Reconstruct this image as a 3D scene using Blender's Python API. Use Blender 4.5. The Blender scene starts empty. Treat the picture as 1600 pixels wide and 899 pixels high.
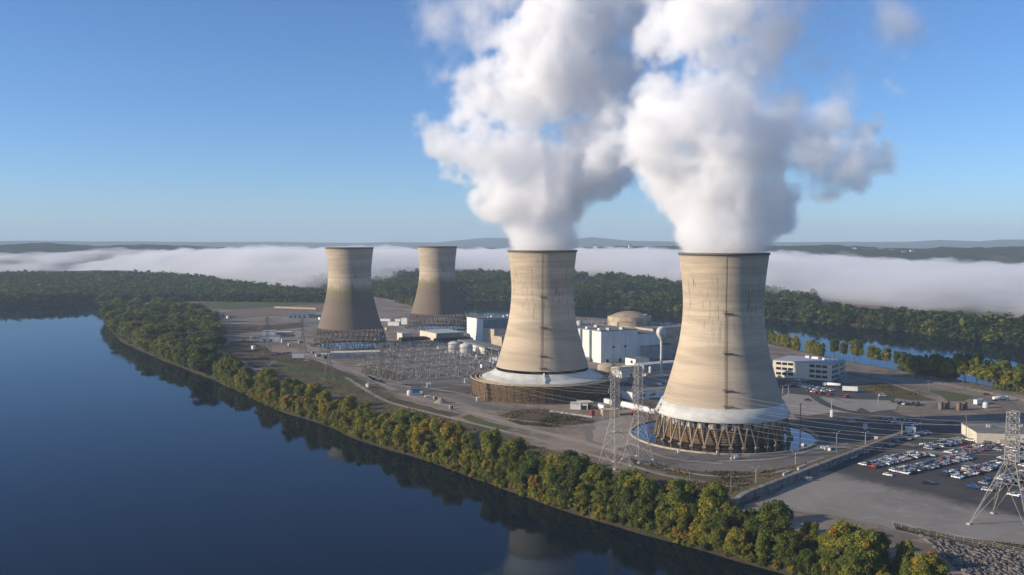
import bpy, bmesh, math, random
import numpy as np
from math import radians, sin, cos, tan, atan, atan2, pi, sqrt, hypot
from mathutils import Vector, Matrix
from mathutils.geometry import tessellate_polygon

SC = bpy.context.scene
COL = SC.collection
random.seed(7)
RNG = np.random.default_rng(7)

# ------------------------------------------------------------------ camera
CAM_H, FOC, PITCH = 121.0, 1480.0, radians(2.80)
cam_data = bpy.data.cameras.new('camera')
cam_data.sensor_width = 36.0
cam_data.lens = 36.0 * FOC / 1600.0
cam_data.clip_start = 1.0
cam_data.clip_end = 60000.0
cam = bpy.data.objects.new('camera', cam_data)
COL.objects.link(cam)
cam.location = (0, 0, CAM_H)
cam.rotation_euler = (radians(90) - PITCH, 0, 0)
SC.camera = cam

# ------------------------------------------------------------------ sky, sun, exposure
SUN_EL = radians(19.0)
SUN_H = Vector((-0.975, -0.22, 0)).normalized()         # horizontal direction towards the sun
SUN_DIR = Vector((SUN_H.x * cos(SUN_EL), SUN_H.y * cos(SUN_EL), sin(SUN_EL)))
world = bpy.data.worlds.new('World')
SC.world = world
world.use_nodes = True
wn = world.node_tree
wn.nodes.clear()
sky = wn.nodes.new('ShaderNodeTexSky')
sky.sky_type = 'NISHITA'
sky.sun_disc = False
sky.sun_elevation = SUN_EL
sky.sun_rotation = atan2(SUN_H.x, SUN_H.y)
sky.altitude = 100
sky.air_density = 0.78
sky.dust_density = 0.32
sky.ozone_density = 6.5
bg = wn.nodes.new('ShaderNodeBackground')
bg.inputs['Strength'].default_value = 0.125
wo = wn.nodes.new('ShaderNodeOutputWorld')
wn.links.new(sky.outputs[0], bg.inputs[0])
wn.links.new(bg.outputs[0], wo.inputs[0])
sun_data = bpy.data.lights.new('sun', 'SUN')
sun_data.energy = 5.0
sun_data.angle = radians(0.55)
sun_data.color = (1.0, 0.845, 0.655)
sun = bpy.data.objects.new('sun', sun_data)
COL.objects.link(sun)
sun.rotation_euler = SUN_DIR.to_track_quat('Z', 'Y').to_euler()
sun.location = (-500, -100, 400)
vs = SC.view_settings
vs.view_transform = 'Standard'
vs.look = 'None'
vs.exposure = 0.32
vs.gamma = 1.0
SC.render.engine = 'CYCLES'
cy = SC.cycles
cy.use_denoising = True
cy.denoiser = 'OPENIMAGEDENOISE'
cy.max_bounces = 14
cy.diffuse_bounces = 2
cy.glossy_bounces = 3
cy.transmission_bounces = 2
cy.volume_bounces = 12
cy.transparent_max_bounces = 8
cy.caustics_reflective = False
cy.caustics_refractive = False
cy.sample_clamp_indirect = 6.0

# ------------------------------------------------------------------ helpers
def ray(px, py):
    x = (px - 800.0) / FOC
    y = -(py - 449.5) / FOC
    return Vector((x, cos(PITCH) + y * sin(PITCH), -sin(PITCH) + y * cos(PITCH)))

def G(px, py, z=0.0):
    """world point on the level z seen at photograph pixel px, py"""
    d = ray(px, py)
    t = (z - CAM_H) / d.z
    return Vector((d.x * t, d.y * t, z))

def P(px, py, Y):
    d = ray(px, py)
    t = Y / d.y
    return Vector((d.x * t, Y, CAM_H + d.z * t))

def tag(o, label=None, cat=None, group=None, kind=None):
    if label: o['label'] = label
    if cat: o['category'] = cat
    if group: o['group'] = group
    if kind: o['kind'] = kind
    return o

def thing(name, label, cat, loc=(0, 0, 0), rz=0.0, group=None):
    o = bpy.data.objects.new(name, None)
    o.empty_display_size = 1.0
    COL.objects.link(o)
    o.location = loc
    o.rotation_euler = (0, 0, rz)
    return tag(o, label, cat, group)

def clone(o, parent=None):
    c = o.copy()
    COL.objects.link(c)
    if parent is not None:
        c.parent = parent
    for ch in list(o.children):
        clone(ch, c)
    return c

class MB:
    """collects verts and faces, then links them as one mesh object"""
    def __init__(self):
        self.v, self.f, self.m = [], [], []
    def add(self, vs, fs, mi=0):
        b = len(self.v)
        self.v += [tuple(p) for p in vs]
        self.f += [tuple(i + b for i in f) for f in fs]
        self.m += [mi] * len(fs)
    def box(self, c, s, rz=0.0, mi=0, taper=1.0):
        """c is the centre of the bottom face, s full sizes"""
        x, y, z = s[0] / 2, s[1] / 2, s[2]
        ca, sa = cos(rz), sin(rz)
        pts = []
        for zz, k in ((0, 1.0), (z, taper)):
            for sx, sy in ((-1, -1), (1, -1), (1, 1), (-1, 1)):
                a, b = sx * x * k, sy * y * k
                pts.append((c[0] + a * ca - b * sa, c[1] + a * sa + b * ca, c[2] + zz))
        self.add(pts, [(3, 2, 1, 0), (4, 5, 6, 7), (0, 1, 5, 4), (1, 2, 6, 5), (2, 3, 7, 6), (3, 0, 4, 7)], mi)
        return self
    def bar(self, a, b, w, mi=0, n=4, w2=None, caps=True):
        a, b = Vector(a), Vector(b)
        d = b - a
        if d.length < 1e-6: return self
        d.normalize()
        up = Vector((0, 0, 1)) if abs(d.z) < 0.95 else Vector((1, 0, 0))
        u = d.cross(up).normalized()
        v = u.cross(d).normalized()
        w2 = w if w2 is None else w2
        pts = []
        for p, r in ((a, w / 2), (b, w2 / 2)):
            for k in range(n):
                t = 2 * pi * (k + 0.5) / n
                pts.append(p + u * (r * 1.2 * cos(t)) + v * (r * 1.2 * sin(t)))
        fs = [(k, (k + 1) % n, n + (k + 1) % n, n + k) for k in range(n)]
        if caps:
            fs += [tuple(range(n - 1, -1, -1)), tuple(range(n, 2 * n))]
        self.add(pts, fs, mi)
        return self
    def tube(self, pts, r, n=5, mi=0):
        pts = [Vector(p) for p in pts]
        rings = []
        for i, p in enumerate(pts):
            d = (pts[min(i + 1, len(pts) - 1)] - pts[max(i - 1, 0)]).normalized()
            up = Vector((0, 0, 1)) if abs(d.z) < 0.95 else Vector((1, 0, 0))
            u = d.cross(up).normalized(); v = u.cross(d).normalized()
            rr = r[i] if isinstance(r, (list, tuple)) else r
            rings.append([p + u * rr * cos(2 * pi * k / n) + v * rr * sin(2 * pi * k / n) for k in range(n)])
        vs = [q for rg in rings for q in rg]
        fs = []
        for i in range(len(rings) - 1):
            for k in range(n):
                fs.append((i * n + k, i * n + (k + 1) % n, (i + 1) * n + (k + 1) % n, (i + 1) * n + k))
        fs += [tuple(range(n - 1, -1, -1)), tuple(range((len(rings) - 1) * n, len(rings) * n))]
        self.add(vs, fs, mi)
        return self
    def lathe(self, prof, n=64, c=(0, 0, 0), mi=0, a0=0.0, a1=2 * pi):
        full = abs((a1 - a0) - 2 * pi) < 1e-6
        m = n if full else n + 1
        vs = []
        for r, z in prof:
            for k in range(m):
                t = a0 + (a1 - a0) * k / n
                vs.append((c[0] + r * cos(t), c[1] + r * sin(t), c[2] + z))
        fs = []
        for i in range(len(prof) - 1):
            for k in range(n):
                k2 = (k + 1) % m
                fs.append((i * m + k, i * m + k2, (i + 1) * m + k2, (i + 1) * m + k))
        self.add(vs, fs, mi)
        return self
    def sheet(self, pts, z=None, mi=0):
        """flat polygon"""
        p3 = [Vector((p[0], p[1], p[2] if z is None else z)) for p in pts]
        tris = tessellate_polygon([p3])
        fs = []
        for t in tris:
            a, b, c = (p3[i] for i in t)
            fs.append(t if (b - a).cross(c - a).z > 0 else (t[0], t[2], t[1]))
        self.add(p3, fs, mi)
        return self
    def prism(self, pts, z0, z1, mi=0):
        """vertical extrusion of a ground outline"""
        pts = [Vector((p[0], p[1], 0)) for p in pts]
        area = sum(pts[i].x * pts[(i + 1) % len(pts)].y - pts[(i + 1) % len(pts)].x * pts[i].y for i in range(len(pts)))
        if area < 0: pts.reverse()
        n = len(pts)
        tris = tessellate_polygon([pts])
        vs = [(p.x, p.y, z0) for p in pts] + [(p.x, p.y, z1) for p in pts]
        fs = [(i, (i + 1) % n, n + (i + 1) % n, n + i) for i in range(n)]
        for t in tris:
            a, b, c = (pts[i] for i in t)
            t = t if (b - a).cross(c - a).z > 0 else (t[0], t[2], t[1])
            fs.append(tuple(i + n for i in t)); fs.append((t[2], t[1], t[0]))
        self.add(vs, fs, mi)
        return self
    def mesh(self, name, mats, smooth=False):
        me = bpy.data.meshes.new(name)
        me.from_pydata(self.v, [], self.f)
        if not isinstance(mats, (list, tuple)): mats = [mats]
        for m in mats: me.materials.append(m)
        if len(mats) > 1:
            me.polygons.foreach_set('material_index', self.m)
        if smooth:
            me.polygons.foreach_set('use_smooth', [True] * len(me.polygons))
        me.update()
        return me
    def build(self, name, mats, parent=None, smooth=False):
        o = bpy.data.objects.new(name, self.mesh(name, mats, smooth))
        COL.objects.link(o)
        if parent is not None: o.parent = parent
        return o

def np_mesh(name, verts, quads, mats, smooth=False, fattr=None):
    """fast mesh from numpy arrays; quads (m,4) or tris (m,3)"""
    me = bpy.data.meshes.new(name)
    nv, nf, k = len(verts), len(quads), quads.shape[1]
    me.vertices.add(nv)
    me.vertices.foreach_set('co', np.ascontiguousarray(verts, dtype=np.float32).ravel())
    me.loops.add(nf * k)
    me.loops.foreach_set('vertex_index', np.ascontiguousarray(quads, dtype=np.int32).ravel())
    me.polygons.add(nf)
    me.polygons.foreach_set('loop_start', np.arange(0, nf * k, k, dtype=np.int32))
    me.polygons.foreach_set('loop_total', np.full(nf, k, dtype=np.int32))
    if smooth:
        me.polygons.foreach_set('use_smooth', np.ones(nf, dtype=bool))
    for m in (mats if isinstance(mats, (list, tuple)) else [mats]): me.materials.append(m)
    me.update(calc_edges=True)
    if fattr is not None:
        a = me.attributes.new('tint', 'FLOAT', 'FACE')
        a.data.foreach_set('value', np.ascontiguousarray(fattr, dtype=np.float32))
    return me

def link(name, me, parent=None):
    o = bpy.data.objects.new(name, me)
    COL.objects.link(o)
    if parent is not None: o.parent = parent
    return o

class NT:
    """tiny node-tree builder"""
    def __init__(self, name, volume_rate=None):
        self.mat = bpy.data.materials.new(name)
        self.mat.use_nodes = True
        self.t = self.mat.node_tree
        self.t.nodes.clear()
        self.out = self.t.nodes.new('ShaderNodeOutputMaterial')
    def n(self, kind, ins=None, **props):
        nd = self.t.nodes.new('ShaderNode' + kind)
        for k, v in props.items(): setattr(nd, k, v)
        for k, v in (ins or {}).items(): self.set(nd.inputs[k], v)
        return nd
    def set(self, sock, v):
        if isinstance(v, bpy.types.NodeSocket): self.t.links.new(v, sock)
        elif isinstance(v, bpy.types.Node): self.t.links.new(v.outputs[0], sock)
        else:
            if isinstance(v, (tuple, list)) and len(v) == 3 and sock.type == 'RGBA': v = (*v, 1)
            sock.default_value = v
    def math(self, op, a, b=0.0, clamp=False, c=None):
        nd = self.t.nodes.new('ShaderNodeMath'); nd.operation = op; nd.use_clamp = clamp
        self.set(nd.inputs[0], a); self.set(nd.inputs[1], b)
        if c is not None: self.set(nd.inputs[2], c)
        return nd.outputs[0]
    def ramp01(self, x, lo, hi, smooth=True):
        nd = self.t.nodes.new('ShaderNodeMapRange')
        nd.interpolation_type = 'SMOOTHSTEP' if smooth else 'LINEAR'
        self.set(nd.inputs['Value'], x); self.set(nd.inputs['From Min'], lo); self.set(nd.inputs['From Max'], hi)
        return nd.outputs[0]
    def mix(self, f, a, b, blend='MIX'):
        nd = self.t.nodes.new('ShaderNodeMix'); nd.data_type = 'RGBA'; nd.blend_type = blend
        ss = [s for s in nd.inputs if s.type == 'RGBA']
        self.set(nd.inputs[0], f); self.set(ss[0], a); self.set(ss[1], b)
        return [s for s in nd.outputs if s.type == 'RGBA'][0]
    def pos(self):
        return self.n('NewGeometry').outputs['Position']
    def obj(self):
        return self.n('TexCoord').outputs['Object']
    def scale(self, v, s):
        nd = self.n('Mapping'); self.set(nd.inputs['Vector'], v); nd.inputs['Scale'].default_value = s if isinstance(s, (tuple, list)) else (s, s, s)
        return nd.outputs[0]
    def noise(self, v, s=1.0, detail=3.0, rough=0.55, dist=0.0):
        nd = self.n('TexNoise', {'Vector': v, 'Scale': s, 'Detail': detail, 'Roughness': rough, 'Distortion': dist})
        return nd.outputs[0]
    def colramp(self, f, stops):
        nd = self.n('ValToRGB', {'Fac': f})
        el = nd.color_ramp.elements
        while len(el) < len(stops): el.new(0.5)
        for e, (p, c) in zip(el, stops):
            e.position = p; e.color = (*c, 1)
        return nd.outputs[0]
    def bsdf(self, col, rough=0.8, spec=0.3, metal=0.0, bump=None, bstr=0.3, bdist=0.1, **kw):
        b = self.n('BsdfPrincipled')
        self.set(b.inputs['Base Color'], col); self.set(b.inputs['Roughness'], rough)
        b.inputs['Specular IOR Level'].default_value = spec
        b.inputs['Metallic'].default_value = metal
        for k, v in kw.items(): self.set(b.inputs[k], v)
        if bump is not None:
            bp = self.n('Bump', {'Height': bump, 'Strength': bstr, 'Distance': bdist})
            self.t.links.new(bp.outputs[0], b.inputs['Normal'])
        self.t.links.new(b.outputs[0], self.out.inputs['Surface'])
        return self.mat

def flat_mat(name, col, rough=0.7, spec=0.3, metal=0.0, var=0.25, scale=0.5):
    """painted or bare material with a little uneven weathering"""
    t = NT(name)
    p = t.pos()
    f = t.noise(p, scale, 4, 0.65)
    dark = tuple(c * (1 - var) for c in col)
    light = tuple(min(1, c * (1 + var * 0.5)) for c in col)
    return t.bsdf(t.mix(t.ramp01(f, 0.3, 0.7), dark, light), rough, spec, metal)
# ------------------------------------------------------------------ river
WATER_Z = -7.0
t = NT('river_water_material')
p = t.pos()
rip = t.noise(t.scale(p, (0.05, 0.11, 0.05)), 1.0, 4, 0.6)
big = t.noise(t.scale(p, (0.0035, 0.008, 0.004)), 1.0, 3, 0.5)
wmix = t.ramp01(big, 0.35, 0.7)
bp = t.n('Bump', {'Height': rip, 'Distance': 0.10})
t.set(bp.inputs['Strength'], t.math('MULTIPLY_ADD', wmix, 0.26, c=0.03))
body = t.n('BsdfDiffuse', {'Color': (0.004, 0.008, 0.014)})
gl = t.n('BsdfGlossy', {'Color': (0.52, 0.64, 0.73)})                # tinted below white to darken the reflections
t.set(gl.inputs['Roughness'], t.math('MULTIPLY_ADD', wmix, 0.05, c=0.035))
fr = t.n('Fresnel', {'IOR': 1.27})
for nd in (body, gl, fr): t.t.links.new(bp.outputs[0], nd.inputs['Normal'])
ms = t.n('MixShader', {'Fac': fr.outputs[0]})
t.t.links.new(body.outputs[0], ms.inputs[1]); t.t.links.new(gl.outputs[0], ms.inputs[2])
t.t.links.new(ms.outputs[0], t.out.inputs['Surface'])
M_WATER = t.mat
m = MB()
m.add([(-21000, -900, WATER_Z), (21000, -900, WATER_Z), (21000, 21000, WATER_Z), (-21000, 21000, WATER_Z)], [(0, 1, 2, 3)])
tag(m.build('river_water', M_WATER), 'dark blue river surface, calm and mirroring the trees', kind='structure')

# ------------------------------------------------------------------ haze (the air itself)
t = NT('haze_material')
v = t.n('VolumePrincipled', {'Color': (0.66, 0.83, 1.0), 'Density': 7.0e-5, 'Anisotropy': 0.0})
t.t.links.new(v.outputs[0], t.out.inputs['Volume'])
m = MB()
m.box((0, 10000, -60), (44000, 23000, 460))
tag(m.build('haze', t.mat), 'thin blue morning haze over the valley', kind='stuff')

# ------------------------------------------------------------------ steam
def lattice_noise(shape, cells, rng):
    """smooth value noise on a grid of the given shape; cells = lattice cells along each axis"""
    L = rng.random([int(c) + 3 for c in cells])
    out = L
    for ax in range(3):
        x = np.linspace(0.5, cells[ax] + 0.5, shape[ax])
        i = np.floor(x).astype(int); f = x - i
        f = f * f * (3 - 2 * f)
        sh = [1, 1, 1]; sh[ax] = -1
        out = np.take(out, i, axis=ax) * (1 - f.reshape(sh)) + np.take(out, i + 1, axis=ax) * f.reshape(sh)
    return out

def fractal(shape, h, size, octaves, rng, gain=0.55, billow=False):
    tot, amp, s = np.zeros(shape), 1.0, 0.0
    for o in range(octaves):
        n = lattice_noise(shape, [max(1, shape[k] * h / size) for k in range(3)], rng)
        n = (1 - np.abs(2 * n - 1) * 2) if billow else (2 * n - 1)
        tot += amp * n; s += amp; amp *= gain; size /= 2.05
    return tot / s

def surface_nets(F, iso):
    """closed quad mesh round F > iso (grid coordinates)"""
    nx, ny, nz = F.shape
    ins = F > iso
    cs = np.zeros((nx - 1, ny - 1, nz - 1), dtype=np.int8)
    for dx in (0, 1):
        for dy in (0, 1):
            for dz in (0, 1):
                cs += ins[dx:nx - 1 + dx, dy:ny - 1 + dy, dz:nz - 1 + dz]
    act = (cs > 0) & (cs < 8)
    idx = -np.ones(cs.shape, dtype=np.int64)
    ijk = np.argwhere(act)
    idx[act] = np.arange(len(ijk))
    acc = np.zeros((len(ijk), 3)); cnt = np.zeros(len(ijk))
    i, j, k = ijk.T
    cor = [(a, b2, c) for a in (0, 1) for b2 in (0, 1) for c in (0, 1)]
    for c0 in cor:
        for ax in range(3):
            if c0[ax]: continue
            c1 = list(c0); c1[ax] = 1
            f0 = F[i + c0[0], j + c0[1], k + c0[2]]; f1 = F[i + c1[0], j + c1[1], k + c1[2]]
            x = (f0 > iso) != (f1 > iso)
            tt = np.where(x, (iso - f0) / np.where(x, f1 - f0, 1), 0)
            pnt = np.tile(np.array(c0, float), (len(ijk), 1)); pnt[:, ax] += tt
            acc[x] += pnt[x]; cnt[x] += 1
    V = ijk + acc / np.maximum(cnt, 1)[:, None]
    Q = []
    for ax in range(3):
        a, b2 = (ax + 1) % 3, (ax + 2) % 3
        sl0 = [slice(None)] * 3; sl1 = [slice(None)] * 3
        sl0[ax] = slice(0, -1); sl1[ax] = slice(1, None)
        cross = ins[tuple(sl0)] != ins[tuple(sl1)]
        e = np.argwhere(cross)
        ok = (e[:, a] > 0) & (e[:, b2] > 0) & (e[:, a] < F.shape[a] - 1) & (e[:, b2] < F.shape[b2] - 1)
        e = e[ok]
        def at(da, db):
            q = e.copy(); q[:, a] += da; q[:, b2] += db
            return idx[q[:, 0], q[:, 1], q[:, 2]]
        q = np.stack([at(-1, -1), at(0, -1), at(0, 0), at(-1, 0)], 1)
        flip = ~ins[e[:, 0], e[:, 1], e[:, 2]]
        q[flip] = q[flip][:, ::-1]
        Q.append(q)
    return V, np.concatenate(Q)

def grow(A, n=1):
    for _ in range(n):
        B = A.copy()
        for ax in range(3):
            B = np.maximum(B, np.maximum(np.roll(A, 1, ax), np.roll(A, -1, ax)))
        A = B
    return A

def blur(A, n=1):
    for _ in range(n):
        for ax in range(3):
            A = (np.roll(A, 1, ax) + 2 * A + np.roll(A, -1, ax)) / 4
    return A

def steam_plume(label, base, Y, mpp, puffs, seed, top_z, lip_r, h=1.75, dens=0.16, wander=17.0):
    """puffs: (pixel x, pixel y, pixel radius, weight, depth offset in radii)"""
    rng = np.random.default_rng(seed)
    C, R, W = [], [], []
    for q in puffs:
        px, py, pr = q[:3]
        w = q[3] if len(q) > 3 else 1.0
        off = q[4] if len(q) > 4 else rng.uniform(-0.45, 0.45) * (0.6 if pr > 60 else 1.2)
        c = P(px, py, Y + off * pr * mpp)
        C.append(c[:]); R.append(pr * mpp); W.append(w)
    C, R, W = np.array(C), np.array(R), np.array(W)
    lo = (C - R[:, None] * 1.0).min(0) - 32.0; hi = (C + R[:, None] * 1.0).max(0) + 32.0
    lo[2] = top_z - 8.0
    shape = tuple(int(math.ceil((hi[k] - lo[k]) / h)) + 3 for k in range(3))
    ax = [lo[k] + h * np.arange(shape[k]) for k in range(3)]
    X, YY, Z = np.meshgrid(*ax, indexing='ij')
    n1 = fractal(shape, h, 44.0, 5, rng, 0.62, billow=True)
    n2 = fractal(shape, h, 80.0, 3, rng, 0.5)
    n3 = fractal(shape, h, 22.0, 4, rng, 0.7)
    wob = [fractal(shape, h, 60.0, 3, rng, 0.5) * wander for _ in range(3)]
    k0 = np.clip((Z - top_z) / 45.0, 0.0, 1)
    Xw, Yw, Zw = X + wob[0] * k0, YY + wob[1] * k0, Z + wob[2] * k0
    S = np.full(shape, 1e9); WW = np.zeros(shape); ws = np.zeros(shape)
    for c, r, w in zip(C, R * np.where(C[:, 2] > top_z + 12, 0.87, 1.0), W):
        d = np.sqrt((Xw - c[0]) ** 2 + (Yw - c[1]) ** 2 + (Zw - c[2]) ** 2) - r
        S = np.minimum(S, d)
        g = np.exp(-np.clip(d, -30, 60) / 7.0)
        WW += g * w; ws += g
    WW /= ws
    amp = 3.0 + 29.0 * np.clip((Z - top_z) / 60.0, 0, 1)
    D = -S + n1 * amp - amp * 0.06 + n3 * amp * 0.85
    soft = 5.5 + 24.0 * np.clip(1 - WW, 0, 1)
    d = np.clip(D / soft, 0, 1)
    d = d * d * (3 - 2 * d)
    thin = np.clip((0.62 - WW) / 0.5, 0, 1)
    d *= np.clip(1.0 - thin * (0.75 - 1.5 * n3 - 0.9 * n2), 0, 1.2)
    d *= WW * (1 + 0.35 * n2)
    hi_ = np.clip((Z - top_z - 35.0) / 90.0, 0, 1)
    d *= np.clip(1.0 + hi_ * (3.4 * n3 + 2.0 * n2 - 0.25), 0.0, 1.25)
    # leaves the mouth as a clean column
    rad = np.sqrt((X - base[0]) ** 2 + (YY - base[1]) ** 2)
    lip = np.clip((lip_r - 0.6 + np.maximum(0, Z - top_z - 1.0) * 0.9 - rad) / 3.0, 0, 1)
    col = np.clip((lip_r - 1.0 - rad) / 3.5, 0, 1) * np.clip((top_z + 20 - Z) / 14.0, 0, 1)
    d = np.maximum(d, col * 0.95) * np.where(Z < top_z + 12, lip, 1) * (Z > top_z - 6)
    for s in (0, -1):
        d[s] = 0; d[:, s] = 0; d[:, :, s] = 0
    d[:, :, :2] = 0
    d = np.clip(d, 0, 1)
    d[d < 0.012] = 0
    # tight closed hull
    H = blur(grow((d > 0.012).astype(float), 2), 1)
    for s in (0, -1):
        H[s] = 0; H[:, s] = 0; H[:, :, s] = 0
    V, Q = surface_nets(H, 0.35)
    V = V * h + lo
    # the cloud's droplets: a bare point set that only feeds the density texture
    sel = np.argwhere(d > 0.012)
    pts = sel * h + lo + rng.uniform(-0.35, 0.35, sel.shape) * h
    org = Vector(base)
    V -= np.array(org); pts -= np.array(org)
    me = bpy.data.meshes.new('steam_droplets')
    me.vertices.add(len(pts)); me.vertices.foreach_set('co', pts.astype(np.float32).ravel())
    po = bpy.data.objects.new('steam_droplets', me)
    vg = po.vertex_groups.new(name='density')
    lev = np.clip(np.round(d[tuple(sel.T)] * 24), 1, 24).astype(int)
    for L in range(1, 25):
        ids = np.nonzero(lev == L)[0]
        if len(ids): vg.add(ids.tolist(), L / 24.0, 'REPLACE')
    t = NT('steam_material')
    pd = t.n('TexPointDensity', point_source='OBJECT', object=po, resolution=180, radius=h * 1.15,
             space='WORLD', interpolation='Linear', vertex_color_source='VERTEX_WEIGHT')
    po.location = org
    t.set(pd.inputs['Vector'], t.pos())
    den = t.math('MULTIPLY', pd.outputs['Color'], t.math('MINIMUM', t.math('MULTIPLY', pd.outputs['Density'], 0.5), 1.0))
    vol = t.n('VolumePrincipled', {'Color': (0.985, 0.99, 1.0), 'Anisotropy': 0.0})
    t.set(vol.inputs['Density'], t.math('MULTIPLY', den, dens))
    t.t.links.new(vol.outputs[0], t.out.inputs['Volume'])
    t.mat.cycles.volume_step_rate = 0.13
    o = link('steam_plume', np_mesh('steam_plume', V, Q, t.mat))
    o.location = org
    print('plume', shape, len(pts), len(Q))
    return tag(o, label, 'steam', 'steam plumes over the working towers')

# tower axes on the ground (x, y) as measured
T_NEAR, T_MID, T_FAR, T_LAST = (131.2, 587.0), (24.2, 755.0), (-187.4, 1093.0), (-103.7, 1314.0)
TOWER_H = 113.0
PL = [(847, 386, 56, 1, 0), (846, 366, 58, 1, 0), (843, 340, 64, 1, 0), (838, 306, 68), (800, 306, 48), (874, 292, 42), (745, 246, 28), (724, 232, 28), (728, 206, 30),
      (760, 192, 44), (800, 218, 70), (854, 235, 72), (894, 215, 48), (920, 258, 32), (932, 280, 20), (926, 230, 27), (800, 150, 60), (852, 132, 78), (758, 118, 36),
      (738, 142, 22), (892, 122, 62), (938, 112, 42, .8), (985, 88, 36, .5), (862, 60, 66), (915, 45, 62, .9), (822, 50, 30), (980, 30, 56, .6), (905, -25, 78, .8),
      (985, -35, 70, .5), (850, -60, 66, .7), (920, -110, 80, .5), (700, 60, 46, .13), (690, 5, 50, .13), (745, 40, 40, .2), (990, 150, 24, .3), (770, -20, 60, .2)]
PR = [(1131, 390, 72, 1, 0), (1131, 366, 75, 1, 0), (1129, 334, 76, 1, 0), (1122, 300, 88), (1066, 306, 42), (1185, 306, 64), (1206, 338, 42), (1110, 252, 84), (1162, 240, 78),
      (1056, 268, 36), (1202, 258, 52), (1210, 262, 44, 1, -.9), (1255, 250, 42, 1, -1.6), (1296, 256, 35, 1, -2.2), (1324, 260, 23, 1, -3.2), (1264, 206, 36, .9, -1.4), (1290, 215, 24, .7, -2), (1100, 190, 76), (1160, 176, 68), (1222, 190, 40, .7), (1046, 214, 24), (1034, 190, 16),
      (1032, 160, 22, .8), (1062, 132, 42), (1108, 112, 54), (1152, 118, 46), (1190, 100, 40, .5), (1056, 145, 22, .9), (1098, 52, 64, .9), (1150, 32, 72, .8), (1078, 22, 52, .9), (1210, 22, 66, .55), (1262, 20, 50, .4),
      (1225, 120, 40, .3), (1290, 165, 28, .45, -1.5), (1250, 135, 32, .3), (1285, 70, 52, .28), (1385, 78, 32, .25, -2), (1345, 35, 52, .25, -1), (1130, -40, 84, .6), (1230, -50, 84, .3),
      (1120, -100, 90, .4), (1295, 120, 24, .25)]
MPP_MID, MPP_NEAR = 755.0 / FOC, 587.0 / FOC
steam_plume('white steam plume rising from the tower that stands in the wide brown ringed basin', (T_MID[0], T_MID[1], TOWER_H), T_MID[1], MPP_MID, PL, 3, TOWER_H, 26.6)
steam_plume('white steam plume rising from the biggest tower, the one on bare slanted columns', (T_NEAR[0], T_NEAR[1], TOWER_H), T_NEAR[1], MPP_NEAR, PR, 5, TOWER_H, 26.6, wander=11.0)

# ------------------------------------------------------------------ fog bank lying along the far river valley
def hash_noise(x, y, s, seed, octaves=4, gain=0.5):
    """cheap 2-D value noise for arrays"""
    tot = np.zeros_like(x, dtype=float); amp = 1.0; nrm = 0.0
    for o in range(octaves):
        xs, ys = x / s, y / s
        xi, yi = np.floor(xs).astype(np.int64), np.floor(ys).astype(np.int64)
        fx, fy = xs - xi, ys - yi
        fx = fx * fx * (3 - 2 * fx); fy = fy * fy * (3 - 2 * fy)
        def hsh(a, b2):
            n = (a * 374761393 + b2 * 668265263 + (seed + o * 17) * 974634533) & 0x7fffffff
            n = ((n ^ (n >> 13)) * 1274126177) & 0x7fffffff
            return ((n ^ (n >> 16)) & 0xffff) / 65535.0
        v = (hsh(xi, yi) * (1 - fx) + hsh(xi + 1, yi) * fx) * (1 - fy) + (hsh(xi, yi + 1) * (1 - fx) + hsh(xi + 1, yi + 1) * fx) * fy
        tot += amp * (2 * v - 1); nrm += amp; amp *= gain; s = s / 2.0
    return tot / nrm
FOG_NEAR = np.array([(-6500, 3900), (-3000, 3750), (-1700, 3500), (-1150, 2900), (-510, 2250), (-250, 2400), (100, 2560), (380, 2250), (520, 1980), (640, 1640), (760, 1420), (1000, 1230), (1700, 950), (3000, 700)], float)
def near_line(x):
    return np.interp(x, FOG_NEAR[:, 0], FOG_NEAR[:, 1])
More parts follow.
